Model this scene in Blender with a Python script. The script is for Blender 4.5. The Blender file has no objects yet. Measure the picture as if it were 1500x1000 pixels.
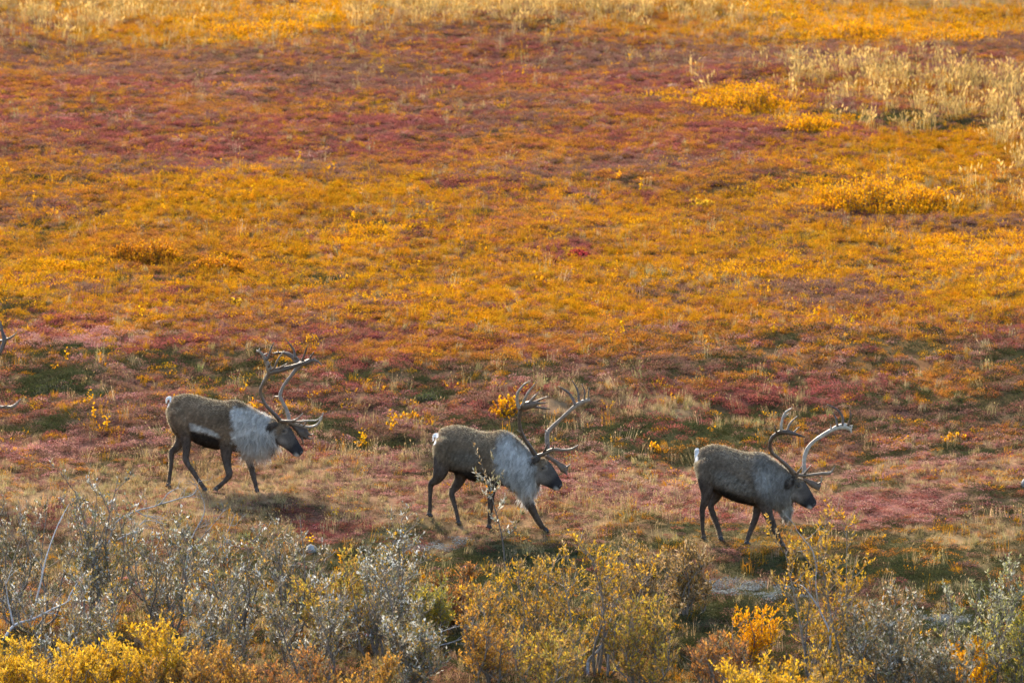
import bpy, math
import numpy as np
from mathutils import Vector

R = math.radians
SC = bpy.context.scene
COL = SC.collection

# ------------------------------------------------------------------ camera, sky, sun, exposure
CAM_Z = 4.0                       # metres above the caribou trail
FPX = 6480.0                      # focal length in photograph pixels (1500 wide)
PITCH = -0.0243
cd = bpy.data.cameras.new('camera')
cam = bpy.data.objects.new('camera', cd); COL.objects.link(cam)
cam.location = (0, 0, CAM_Z)
cam.rotation_euler = (math.pi / 2 + PITCH, 0, 0)
cd.sensor_width = 36.0
cd.lens = FPX / 1500.0 * 36.0
cd.clip_start = 1.0; cd.clip_end = 5000.0
cd.dof.use_dof = True
cd.dof.focus_distance = 58.5
cd.dof.aperture_fstop = 2.3
SC.camera = cam

SUN_AZ = R(-26)                   # from straight ahead (+Y) towards the left
SUN_EL = R(41)
sun_dir = Vector((math.sin(SUN_AZ) * math.cos(SUN_EL), math.cos(SUN_AZ) * math.cos(SUN_EL), math.sin(SUN_EL)))
w = bpy.data.worlds.new('World'); SC.world = w; w.use_nodes = True
nt = w.node_tree
bg = nt.nodes['Background']
sky = nt.nodes.new('ShaderNodeTexSky'); sky.sky_type = 'NISHITA'; sky.sun_disc = False
sky.sun_elevation = SUN_EL; sky.sun_rotation = SUN_AZ
sky.altitude = 900; sky.air_density = 1.0; sky.dust_density = 2.0; sky.ozone_density = 1.0
nt.links.new(sky.outputs[0], bg.inputs[0])
bg.inputs[1].default_value = 0.15
sl = bpy.data.lights.new('sun', 'SUN'); sl.energy = 4.0; sl.angle = R(9.0); sl.color = (1.0, 0.85, 0.64)
so = bpy.data.objects.new('sun', sl); COL.objects.link(so)
so.rotation_euler = sun_dir.to_track_quat('Z', 'Y').to_euler()
vs = SC.view_settings
vs.view_transform = 'Standard'; vs.look = 'None'; vs.gamma = 1.0; vs.use_curve_mapping = False
vs.exposure = 1.64
cy = SC.cycles
cy.max_bounces = 4; cy.diffuse_bounces = 2; cy.transmission_bounces = 3; cy.glossy_bounces = 2; cy.transparent_max_bounces = 4
cy.use_denoising = True; cy.denoiser = 'OPENIMAGEDENOISE'; cy.denoising_input_passes = 'RGB_ALBEDO_NORMAL'
cy.sample_clamp_indirect = 4.0

# ------------------------------------------------------------------ noise
def _hash(ix, iy, seed):
    h = (ix.astype(np.int64) * 374761393 + iy.astype(np.int64) * 668265263 + seed * 362437) & 0xFFFFFFFF
    h = ((h ^ (h >> 13)) * 1274126177) & 0xFFFFFFFF
    h = (h ^ (h >> 16)) & 0xFFFF
    return h / 65535.0
def vnoise(x, y, seed=0):
    x = np.asarray(x, float); y = np.asarray(y, float)
    ix = np.floor(x); iy = np.floor(y); fx = x - ix; fy = y - iy
    fx = fx * fx * (3 - 2 * fx); fy = fy * fy * (3 - 2 * fy)
    a = _hash(ix, iy, seed); b = _hash(ix + 1, iy, seed); c = _hash(ix, iy + 1, seed); d = _hash(ix + 1, iy + 1, seed)
    return (a + (b - a) * fx) + ((c + (d - c) * fx) - (a + (b - a) * fx)) * fy
def fbm(x, y, seed=0, o=3):                                   # about -1 .. 1
    s = 0; t = 0; a = 1.0
    for i in range(o):
        s = s + a * (vnoise(np.asarray(x) * 2 ** i + 17.3 * i, np.asarray(y) * 2 ** i - 9.1 * i, seed + 31 * i) * 2 - 1); t += a; a *= 0.5
    return s / t * 1.5
def sstep(a, b, x):
    t = np.clip((x - a) / (b - a), 0, 1); return t * t * (3 - 2 * t)

# ------------------------------------------------------------------ terrain
def profile(y):
    y = np.asarray(y, float)
    sp = np.logaddexp(0, (y - 56.5) / 1.2) * 1.2
    z = 0.10 * (y - 60) + 0.126 * (sp - 3.5634)
    far = np.maximum(y - 135, 0)
    return z - 0.19 * (far - 30 * (1 - np.exp(-far / 30)))
FEET = None                                                    # (xy, amplitude), filled in once the animals stand
def terrain(x, y):
    x = np.asarray(x, float); y = np.asarray(y, float)
    z = profile(y) + 0.16 * fbm(x / 8.0, y / 6.5, 5, 2) + 0.055 * fbm(x / 2.3, y / 2.0, 6, 2) + 0.035 * fbm(x / 0.7, y / 0.7, 7, 2) + 0.13 * fbm(x / 1.5, y / 1.2, 12, 2) * np.exp(-((y - 66.8) / 2.6) ** 2)
    if FEET is not None:
        for (fx, fy), a in FEET:
            z = z + a * np.exp(-((x - fx) ** 2 + (y - fy) ** 2) / (2 * 0.42 ** 2))
    return z
CP, SP = math.cos(PITCH), math.sin(PITCH)
def ray(px, py):
    u = (px - 750.0) / FPX; v = (500.0 - py) / FPX
    d = np.array([u, CP - v * SP, SP + v * CP])
    return d / d[1]                                            # per metre of depth y
def ground_at(px, py):
    """where the ray through a photograph pixel meets the hillside"""
    d = ray(px, py)
    ys = np.arange(42.0, 140.0, 0.05)
    zs = CAM_Z + d[2] * ys
    g = terrain(d[0] * ys, ys)
    below = np.nonzero(zs < g)[0]
    y = ys[below[0]] if len(below) else 140.0
    return np.array([d[0] * y, y, float(terrain(d[0] * y, y))])
ROWS_Y = np.arange(44, 125, 0.25)
ROWS = 500 - FPX * np.tan(np.arctan((profile(ROWS_Y) - CAM_Z) / ROWS_Y) - PITCH)   # picture row of the smooth hillside at each distance
def row_of(y): return np.interp(y, ROWS_Y, ROWS)

# ------------------------------------------------------------------ mesh helpers
def new_mesh(name, V, F, col=None, smooth=False, mats=(), mi=None):
    V = np.ascontiguousarray(V, np.float32); F = np.ascontiguousarray(F, np.int32)
    me = bpy.data.meshes.new(name)
    me.vertices.add(len(V)); me.vertices.foreach_set('co', V.ravel())
    k = F.shape[1]
    me.loops.add(F.size); me.loops.foreach_set('vertex_index', F.ravel())
    me.polygons.add(len(F)); me.polygons.foreach_set('loop_start', np.arange(0, F.size, k, dtype=np.int32))
    if smooth: me.polygons.foreach_set('use_smooth', np.ones(len(F), bool))
    for m in mats: me.materials.append(m)
    if mi is not None: me.polygons.foreach_set('material_index', np.asarray(mi, np.int32))
    me.update(calc_edges=True)
    if col is not None:
        a = me.color_attributes.new('col', 'FLOAT_COLOR', 'POINT')
        c = np.ones((len(V), 4), np.float32); c[:, :3] = col
        a.data.foreach_set('color', c.ravel())
    return me
def link(name, me, parent=None, loc=None):
    o = bpy.data.objects.new(name, me); COL.objects.link(o)
    if parent is not None: o.parent = parent
    if loc is not None: o.location = loc
    return o
def tag(o, label=None, cat=None, group=None, kind=None):
    if label: o['label'] = label
    if cat: o['category'] = cat
    if group: o['group'] = group
    if kind: o['kind'] = kind
    return o
class Tri:
    """collects triangles"""
    def __init__(s): s.V = []; s.F = []; s.C = []; s.n = 0
    def add(s, V, F, C=None):
        V = np.asarray(V, float); s.V.append(V); s.F.append(np.asarray(F, int) + s.n); s.n += len(V)
        if C is not None: s.C.append(np.broadcast_to(np.asarray(C, float), (len(V), 3)))
    def arrays(s): return np.concatenate(s.V), np.concatenate(s.F), (np.concatenate(s.C) if s.C else None)
    def mesh(s, name, mat, smooth=False):
        V, F, C = s.arrays(); return new_mesh(name, V, F, C, smooth, [mat])
def tube(P, ra, rb=None, n=8, side=None, cap=True):
    """loft along P; ra = radius in the plane that holds P, rb = radius along `side`"""
    P = np.asarray(P, float); m = len(P)
    ra = np.broadcast_to(np.asarray(ra, float), (m,)); rb = ra if rb is None else np.broadcast_to(np.asarray(rb, float), (m,))
    T = np.gradient(P, axis=0); T /= np.linalg.norm(T, axis=1)[:, None] + 1e-9
    if side is None:
        s0 = np.array([0.3, 0.9, 0.2]); S = s0 - (T @ s0)[:, None] * T
    else:
        s0 = np.asarray(side, float); S = s0 - (T @ s0)[:, None] * T
    S /= np.linalg.norm(S, axis=1)[:, None] + 1e-9
    U = np.cross(T, S)
    a = np.arange(n) * 2 * math.pi / n
    V = P[:, None, :] + (np.cos(a)[None, :, None] * U[:, None, :] * ra[:, None, None]) + (np.sin(a)[None, :, None] * S[:, None, :] * rb[:, None, None])
    V = V.reshape(-1, 3)
    i = np.arange(m - 1)[:, None] * n; j = np.arange(n)[None, :]; j2 = (j + 1) % n
    A = i + j; B = i + j2; Cc = i + n + j2; D = i + n + j
    F = np.concatenate([np.stack([A, B, Cc], -1).reshape(-1, 3), np.stack([A, Cc, D], -1).reshape(-1, 3)])
    if cap:
        V = np.concatenate([V, P[:1], P[-1:]]); c0 = m * n; c1 = c0 + 1
        jj = np.arange(n); k2 = (jj + 1) % n
        F = np.concatenate([F, np.stack([k2, jj, np.full(n, c0)], -1), np.stack([(m - 1) * n + jj, (m - 1) * n + k2, np.full(n, c1)], -1)])
    return V, F
def spline(P, k=6):
    """Catmull-Rom through rows of P (any number of columns)"""
    P = np.asarray(P, float)
    if len(P) < 3: return np.array([P[0] + (P[-1] - P[0]) * t for t in np.linspace(0, 1, k + 1)])
    Q = np.concatenate([[2 * P[0] - P[1]], P, [2 * P[-1] - P[-2]]]); out = []
    for i in range(len(P) - 1):
        a, b, c, d = Q[i:i + 4]
        for t in np.arange(k) / k:
            out.append(0.5 * ((2 * b) + (c - a) * t + (2 * a - 5 * b + 4 * c - d) * t * t + (3 * b - a - 3 * c + d) * t ** 3))
    out.append(P[-1]); return np.array(out)
def unit(v): return v / (np.linalg.norm(v, axis=-1, keepdims=True) + 1e-9)
def leaf_tris(P, D, L, W, rng, fold=0.12):
    """one folded kite-shaped leaf of two triangles for each row"""
    n = len(P); L = np.broadcast_to(L, (n,))[:, None]; W = np.broadcast_to(W, (n,))[:, None]
    r = rng.normal(size=(n, 3)); S = unit(np.cross(D, r)); N = np.cross(D, S)
    mid = P + D * L * 0.5 + N * L * fold
    V = np.stack([P, mid + S * W * 0.5, P + D * L, mid - S * W * 0.5], 1).reshape(-1, 3)
    i = np.arange(n)[:, None] * 4
    F = np.concatenate([i + np.array([[0, 1, 2]]), i + np.array([[0, 2, 3]])], 0)
    return V, F

# ------------------------------------------------------------------ materials
def mat_nodes(name):
    m = bpy.data.materials.new(name); m.use_nodes = True; t = m.node_tree
    for n in list(t.nodes): t.nodes.remove(n)
    return m, t, t.nodes.new('ShaderNodeOutputMaterial')
def leaf_material(name, instanced, translucency=0.4, gloss=0.0, skin_normal=False):
    m, t, out = mat_nodes(name); L = t.links.new
    a = t.nodes.new('ShaderNodeAttribute'); a.attribute_name = 'col'; a.attribute_type = 'GEOMETRY'
    c = a.outputs['Color']
    if instanced:
        b = t.nodes.new('ShaderNodeAttribute'); b.attribute_name = 'tint'; b.attribute_type = 'INSTANCER'
        mx = t.nodes.new('ShaderNodeMix'); mx.data_type = 'RGBA'; mx.blend_type = 'MULTIPLY'; mx.inputs[0].default_value = 1.0
        L(c, mx.inputs[6]); L(b.outputs['Color'], mx.inputs[7]); c = mx.outputs[2]
    d = t.nodes.new('ShaderNodeBsdfDiffuse'); tr = t.nodes.new('ShaderNodeBsdfTranslucent'); mix = t.nodes.new('ShaderNodeMixShader')
    L(c, d.inputs[0]); L(c, tr.inputs[0]); mix.inputs[0].default_value = translucency
    L(d.outputs[0], mix.inputs[1]); L(tr.outputs[0], mix.inputs[2]); s = mix.outputs[0]
    if skin_normal:                                           # hair lies on the skin and takes its light
        na = t.nodes.new('ShaderNodeAttribute'); na.attribute_name = 'skin'
        vt = t.nodes.new('ShaderNodeVectorTransform'); vt.vector_type = 'NORMAL'; vt.convert_from = 'OBJECT'; vt.convert_to = 'WORLD'
        L(na.outputs['Vector'], vt.inputs[0]); L(vt.outputs[0], d.inputs['Normal'])
    if gloss:
        g = t.nodes.new('ShaderNodeBsdfGlossy'); g.inputs['Roughness'].default_value = 0.5; g.inputs[0].default_value = (1, 1, 1, 1)
        m2 = t.nodes.new('ShaderNodeMixShader'); m2.inputs[0].default_value = gloss; L(s, m2.inputs[1]); L(g.outputs[0], m2.inputs[2]); s = m2.outputs[0]
    L(s, out.inputs[0]); return m
def solid_material(name, use_col=True, color=(0.5, 0.5, 0.5), rough=0.7, spec=0.3, noise=None, bump=0.0):
    m, t, out = mat_nodes(name); L = t.links.new
    p = t.nodes.new('ShaderNodeBsdfPrincipled'); p.inputs['Roughness'].default_value = rough; p.inputs['Specular IOR Level'].default_value = spec
    if use_col:
        a = t.nodes.new('ShaderNodeAttribute'); a.attribute_name = 'col'; c = a.outputs['Color']
    else:
        a = t.nodes.new('ShaderNodeRGB'); a.outputs[0].default_value = (*color, 1); c = a.outputs[0]
    if noise:
        tc = t.nodes.new('ShaderNodeTexCoord'); nz = t.nodes.new('ShaderNodeTexNoise'); nz.inputs['Scale'].default_value = noise[0]; nz.inputs['Detail'].default_value = 6
        L(tc.outputs['Object'], nz.inputs['Vector'])
        mr = t.nodes.new('ShaderNodeMapRange'); mr.inputs[3].default_value = 1 - noise[1]; mr.inputs[4].default_value = 1 + noise[1]; mr.inputs[1].default_value = 0.3; mr.inputs[2].default_value = 0.7
        L(nz.outputs[0], mr.inputs[0])
        vm = t.nodes.new('ShaderNodeVectorMath'); vm.operation = 'SCALE'; L(c, vm.inputs[0]); L(mr.outputs[0], vm.inputs['Scale']); c = vm.outputs[0]
        if bump:
            b = t.nodes.new('ShaderNodeBump'); b.inputs['Strength'].default_value = bump; b.inputs['Distance'].default_value = 0.02
            L(nz.outputs[0], b.inputs['Height']); L(b.outputs[0], p.inputs['Normal'])
    L(c, p.inputs['Base Color']); L(p.outputs[0], out.inputs[0]); return m
M_LEAF_I = leaf_material('tundra leaf', True, 0.48)
M_GRASS_I = leaf_material('dry grass blade', True, 0.38)
M_MOSS_I = leaf_material('crowberry leaf', True, 0.2)
M_LEAF = leaf_material('shrub leaf', False, 0.46)
M_BARK = solid_material('willow bark', True, rough=0.85, noise=(30, 0.35))
M_GROUND = solid_material('tundra soil', True, rough=1.0, spec=0.05, noise=(3.5, 0.45), bump=0.6)
M_FUR = leaf_material('caribou guard hair', False, 0.42, 0.0, True)
M_HIDE = solid_material('caribou hide', True, rough=0.95, spec=0.1, noise=(25, 0.2))
M_ANTLER = solid_material('antler bone', True, rough=0.45, spec=0.45, noise=(22, 0.3))
M_HORN = solid_material('hoof horn', False, (0.02, 0.018, 0.018), 0.5, 0.4, noise=(40, 0.3))
M_EYE = solid_material('wet eye', False, (0.008, 0.006, 0.005), 0.08, 0.6)
M_STONE = solid_material('lichen crusted stone', False, (0.27, 0.27, 0.26), 0.9, 0.2, noise=(9, 0.45), bump=0.5)

# ------------------------------------------------------------------ the caribou: measured outlines (pixel, pixel, half width)
C1 = dict(
    origin=(310, 715), yaw=11,
    torso=[(246, 592, 613, 9), (250, 584.5, 624, 15), (257, 580, 636, 18), (267, 577.6, 642, 20.5), (280, 577.3, 645.5, 21.5), (294, 581, 651.5, 24.5), (310, 584.8, 656.5, 27),
           (326, 587.2, 658, 26.5), (338, 586.6, 660, 25), (346, 585.6, 661.5, 23), (356, 589.5, 662, 20), (364, 594.5, 661, 18), (373, 599, 661, 16.5), (384, 604.8, 661, 15), (396, 610, 657, 13.5), (404, 613.5, 650, 12)],
    head=[(404, 628, 16, 10.5), (411, 633, 16.5, 10.8), (418, 639.5, 15, 9.6), (426, 648, 12, 7.6), (433, 656, 9.6, 6.6), (438.5, 662, 8.3, 6.4), (442, 665.5, 5.6, 4.8)],
    ear=[(409, 619, 2.2), (404.5, 620, 4.2), (400, 622.5, 4.4), (396.5, 626, 1.2)],
    eye=(418, 630.5),
    tail=[(250, 583.5, 3.0), (246, 582.5, 2.7), (243, 585.5, 2.2), (243.2, 591.5, 0.9)],
    legs=[('n', 'hind', [(262, 606, 16), (267, 620, 14.5), (271, 633, 9.6), (273.2, 647, 7.2), (273.7, 660, 5.6), (273.0, 672, 4.9), (277, 681, 4.2), (283, 689, 3.8), (291, 701, 3.4), (298.8, 712, 3.5), (302.5, 717, 3.6)], 1),
          ('f', 'hind', [(262, 615, 15), (265, 632, 11), (262, 646, 7), (256, 656, 5.8), (249.8, 662, 4.8), (249.6, 672, 3.6), (248.6, 685, 3.1), (247.3, 696, 3.0), (246, 706, 3.3), (245, 710, 3.4)], 1),
          ('n', 'fore', [(334, 628, 15), (333.5, 645, 12.5), (333, 659, 9.2), (333, 672, 6.8), (335.3, 685, 5.6), (337.4, 694.5, 5.2), (332.4, 702.7, 3.8), (324.4, 710.4, 3.6), (317, 716, 3.8)], 0.2),
          ('f', 'fore', [(352, 640, 13), (359, 656, 8.6), (363.5, 669, 5.6), (367.5, 682, 4.8), (371.3, 696, 4.1), (374.7, 709, 3.3), (376.6, 717, 3.3)], 0.4)],
    extra=[],
    coat=[('stripe', [(279, 620), (296, 624), (322, 634.5), (325, 641), (306, 635), (281, 629.5)], (0.40, 0.38, 0.35), 2.2),
          ('belly', [(281, 631), (306, 637), (324, 643), (327, 664), (279, 662)], (0.030, 0.024, 0.02), 2.0),
          ('neck', [(343, 603), (352, 597), (364, 596), (384, 604), (402, 611), (404, 622), (403, 640), (395, 650), (399, 672), (365, 672), (357, 652), (346, 645), (341, 625)], (0.60, 0.57, 0.53), 2.6),
          ('throat', [(352, 648), (372, 640), (392, 648), (398, 646), (396, 640), (374, 634), (355, 641)], (0.34, 0.33, 0.31), 3.0)],
    mane=[(354, 640), (404, 636), (412, 656), (396, 680), (362, 676)], mane_len=0.23,
    tone=(0.180, 0.122, 0.076),
)
C2 = dict(
    origin=(712, 776), yaw=17,
    torso=[(638, 643, 668, 9), (642, 634, 682, 15), (648, 627.5, 688, 18), (658, 623.8, 690, 20.5), (672, 623, 694, 22), (685, 625.8, 700.5, 24.5), (696, 629.3, 704.5, 27.5), (708, 632.2, 705.5, 27.5),
           (721, 632.8, 707.5, 26.5), (732, 630.3, 709.5, 24.5), (741, 630.4, 712, 22), (750, 636.3, 715, 19.5), (760, 644.5, 719, 17), (770, 654.5, 726, 15.5), (778, 660.5, 728, 13.5), (784, 664.5, 718, 12.5), (790, 667, 709, 11.5)],
    head=[(785, 683, 17, 10.5), (791, 688, 18, 10.8), (798, 694, 17.2, 9.8), (806, 701, 13.8, 7.8), (812.5, 707, 10.5, 6.8), (817.5, 711.5, 8.4, 6.4), (820.5, 714, 5.6, 4.8)],
    ear=[(792, 671, 2.2), (787.5, 671.5, 4.0), (783, 673, 4.2), (779.5, 676, 1.2)],
    eye=(797, 685),
    tail=[(640, 636, 2.8), (636.6, 636.5, 2.5), (634.2, 640.5, 2.0), (634.2, 646.5, 0.9)],
    legs=[('n', 'hind', [(652, 650, 17), (650, 664, 15.5), (647.5, 678, 13.2), (644.6, 692, 10.6), (638.8, 702.5, 7), (631.8, 707.5, 5.0), (630.2, 718, 3.8), (629.6, 732, 3.1), (629.3, 745, 3.4), (628.3, 752, 3.8)], 1),
          ('f', 'hind', [(672, 672, 16), (675, 690, 11.5), (673, 703, 8.2), (666, 714, 6.2), (661.4, 720.5, 4.6), (664, 732.5, 3.6), (668, 747, 3.0), (670.2, 758, 3.2), (671.3, 764, 3.5)], 1),
          ('n', 'fore', [(727, 672, 18), (724, 692, 14.5), (720.8, 708, 9), (720, 720, 6), (719, 732.5, 4.8), (718.2, 747, 4), (717, 763, 3.0), (716, 770, 3.4)], 1),
          ('f', 'fore', [(757, 695, 13), (768, 716, 9.5), (774, 728, 7), (779, 742.5, 5.8), (786, 757.5, 4.6), (793.8, 770, 3.7), (799, 775, 3.4)], 1.4)],
    extra=[],
    coat=[('flank', [(660, 664), (676, 658), (696, 664), (704, 676), (690, 684), (664, 688)], (0.15, 0.125, 0.095), 7.0),
          ('belly', [(664, 689), (700, 690), (734, 700), (734, 716), (664, 705)], (0.030, 0.024, 0.02), 3.0),
          ('neck', [(729, 645), (738, 637), (750, 637), (770, 654), (784, 664), (785, 680), (783, 700), (790, 712), (786, 735), (762, 735), (755, 716), (742, 706), (731, 690), (727, 665)], (0.50, 0.49, 0.47), 5.0),
          ('bright', [(734, 655), (744, 645), (760, 655), (768, 672), (752, 690), (736, 680)], (0.66, 0.65, 0.63), 4.0),
          ('bib', [(752, 712), (786, 712), (786, 735), (760, 735)], (0.66, 0.64, 0.60), 2.0)],
    mane=[(748, 706), (790, 704), (790, 740), (755, 738)], mane_len=0.16,
    tone=(0.165, 0.118, 0.076),
)
C3 = dict(
    origin=(1088, 797), yaw=12,
    torso=[(1020.5, 669, 690, 8), (1024.5, 659.5, 702, 14), (1030, 655.5, 712, 16.5), (1038, 652.4, 716, 19.5), (1048, 651, 720, 21.5), (1060, 652.8, 726, 24), (1074, 657.2, 732.5, 27.5), (1086, 660.8, 736, 28),
           (1098, 662.6, 739, 27), (1108, 661.6, 741, 25), (1117, 663.2, 743, 22.5), (1128, 670, 745, 19.5), (1138, 677, 746, 17), (1148, 684.4, 744, 14.5), (1156, 690.4, 740, 12.8), (1162, 694.5, 734, 11.5)],
    head=[(1157, 710, 16, 10.5), (1163, 715, 17, 10.8), (1170, 721, 16.3, 9.8), (1177, 728, 13.4, 8), (1183, 734, 10.8, 6.8), (1188, 738.6, 8.6, 6.4), (1191, 741.5, 6, 4.8)],
    ear=[(1163, 701, 2.2), (1158.5, 702.5, 4.0), (1154.5, 706, 4.2), (1152.5, 711, 1.2)],
    eye=(1169, 711.5),
    tail=[(1024, 658, 2.8), (1021, 658.5, 2.5), (1019, 663, 2.0), (1018.8, 671, 0.9)],
    legs=[('n', 'hind', [(1036, 680, 16), (1035, 695, 14), (1034.5, 709, 11.6), (1035, 722, 8.8), (1032.4, 735, 6.4), (1029, 744.6, 4.6), (1029, 759, 3.6), (1029.6, 772.6, 3.0), (1030.8, 783, 3.2), (1031.4, 786, 3.4)], 0.6),
          ('f', 'hind', [(1052, 700, 15), (1053, 717, 10), (1050, 728, 6.8), (1044.4, 735, 5.8), (1042.3, 742.5, 4.7), (1047.6, 757, 4.0), (1053.2, 772.6, 3.4), (1055.8, 783, 3.6), (1056.6, 788, 3.8)], 1),
          ('f', 'fore', [(1116, 720, 14), (1113, 735, 9), (1110, 746, 6), (1107, 759, 5), (1100.3, 776, 4.2), (1095.6, 788, 3.5), (1094, 794, 3.6)], 1),
          ('n', 'fore', [(1112, 705, 18), (1115, 722, 15), (1118.2, 736, 11.4), (1122.4, 749, 8), (1128.8, 765.5, 6), (1135.6, 779.5, 4.6), (1141.8, 791, 3.5), (1145.8, 798, 3.4)], 0.8)],
    extra=[([(1147, 728, 14, 9), (1149.5, 742, 11, 7), (1151.5, 753, 6.5, 4.5), (1152, 761, 2.5, 2)])],
    coat=[('flank', [(1044, 690), (1062, 690), (1092, 706), (1108, 722), (1098, 728), (1064, 716), (1046, 708)], (0.20, 0.175, 0.145), 5.0),
          ('belly', [(1046, 716), (1070, 720), (1098, 734), (1110, 735), (1108, 748), (1048, 735)], (0.034, 0.028, 0.023), 3.0),
          ('neck', [(1104, 676), (1112, 666), (1128, 671), (1150, 686), (1162, 694), (1164, 705), (1166, 735), (1158, 770), (1146, 770), (1130, 742), (1116, 726), (1104, 700)], (0.27, 0.25, 0.225), 6.0),
          ('bright', [(1108, 695), (1118, 686), (1130, 690), (1136, 706), (1124, 718), (1110, 712)], (0.36, 0.345, 0.32), 6.0),
          ('bib', [(1136, 736), (1164, 736), (1156, 770), (1146, 770)], (0.42, 0.39, 0.34), 3.0)],
    mane=[(1132, 732), (1168, 726), (1158, 772), (1144, 772)], mane_len=0.09,
    tone=(0.170, 0.130, 0.094),
)
C4 = dict(C2); C4['shift'] = (-836, -66)                       # the bull that is almost wholly out of the picture on the left

# antlers: polylines (pixel, pixel, half width), v0 > v1 sideways reach in metres, thickness of the palm, bone tone
DK = (0.050, 0.030, 0.018); MD = (0.105, 0.066, 0.040); LT = (0.23, 0.17, 0.115); WH = (0.38, 0.33, 0.26)
A1N = [([(412, 616, 3.2), (402, 605, 2.6), (392, 594.5, 2.4), (385.3, 582, 2.3), (383.6, 571.5, 2.3), (388, 561, 2.5), (394, 551, 3.0), (397.5, 544, 4.0), (394.5, 533, 3.4), (388, 521, 2.2), (384, 516, 1.8), (378.5, 514, 1.9)], -.06, -.34, .8, DK, LT),
       ([(397, 545, 3.6), (404, 543.5, 4.6), (414, 541.5, 4.2), (427, 538, 3.2), (440, 533.5, 2.2), (449, 530, 0.8)], -.33, -.20, .35, MD, DK),
       ([(393, 528, 2.0), (398, 517, 1.6), (400.5, 509, 1.2), (404.5, 501.5, .5)], -.36, -.33, 1, MD, DK),
       ([(399, 542, 2.0), (405, 538, 1.7), (409, 529, 1.6), (414, 521, 1.3), (419.8, 514, .6)], -.33, -.40, 1, MD, LT),
       ([(396.5, 537, 1.5), (401, 528.5, .4)], -.33, -.40, 1, MD, LT), ([(413, 539, 1.6), (424, 532, .5)], -.3, -.36, 1, MD, LT),
       ([(388, 521, 1.3), (395, 516.5, .4)], -.36, -.30, 1, LT, MD), ([(381.5, 515, 1.4), (383.5, 510, .4)], -.36, -.38, 1, WH, WH),
       ([(388, 590, 1.5), (383, 588.5, 1.0), (379, 586.5, .4)], -.16, -.22, 1, MD, LT),
       ([(412, 616, 2.4), (420, 616.5, 1.9), (430, 616.3, 1.6), (438, 613, 1.3), (446, 604.5, .5)], -.07, -.16, 1, MD, LT),
       ([(412, 617, 2.4), (426, 619, 2.0), (440, 622.5, 1.8), (452, 625, 1.7), (464, 623, 1.6), (471.5, 614.5, 1.3), (475, 604, .5)], -.06, -.03, 1, MD, WH),
       ([(430, 617.5, 1.5), (440, 617.5, 1.5), (452, 616, 1.4), (465, 615.3, 1.2), (474, 609, .5)], -.08, -.1, 1, MD, WH),
       ([(439, 622, 1.2), (446, 614, .5)], -.05, -.08, 1, MD, LT), ([(446, 624, 1.2), (453, 615, .5)], -.05, -.08, 1, MD, LT)]
A1F = [([(424, 616, 3.2), (423, 609, 2.8), (419.5, 599, 2.6), (414.5, 589.5, 2.5), (410, 580.5, 2.8), (413, 569.5, 2.4), (419, 559.5, 2.4), (426.5, 550, 2.6), (433, 541.5, 3.2), (438, 534.5, 4.6), (447, 531.5, 4.0), (457, 527.8, 3.0), (465, 529.5, 1.7), (472, 536, .5)], .06, .36, .7, LT, DK),
       ([(438, 535, 3.6), (432.5, 527, 4.2), (424, 520.5, 3.2), (413, 516.8, 2.0), (404, 517, 1.5), (397, 517, .6)], .36, .50, .4, MD, DK),
       ([(431, 525, 2.2), (430, 515, 1.7), (425.2, 506.5, 1.3), (416.5, 495.5, .4)], .38, .42, 1, MD, DK),
       ([(441, 530, 1.9), (445, 521, 1.5), (448, 512, 1.1), (451, 504.5, .4)], .36, .30, 1, MD, DK),
       ([(453.5, 527, 1.7), (456, 521, 1.2), (459.8, 515.3, .4)], .36, .32, 1, MD, DK), ([(458.5, 526, 1.1), (461, 523, .4)], .36, .34, 1, MD, DK),
       ([(406, 517, 1.1), (405, 512, .4)], .46, .5, 1, MD, DK), ([(410.5, 581, 1.5), (400, 580, .4)], .2, .26, 1, LT, LT),
       ([(421, 619, 2.6), (430, 623, 3.0), (439, 629, 6.0), (446, 635, 8.0), (452, 640, 5.0)], .06, .02, .25, DK, DK),
       ([(447, 631, 2.2), (455, 636.5, 1.4), (461, 635, .4)], .02, .02, 1, DK, MD), ([(446, 638, 2.2), (454, 642, 1.4), (460.5, 641, .4)], .02, .02, 1, DK, MD), ([(443, 640, 2), (446, 650.5, .6)], .02, .02, 1, DK, MD)]
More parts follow.
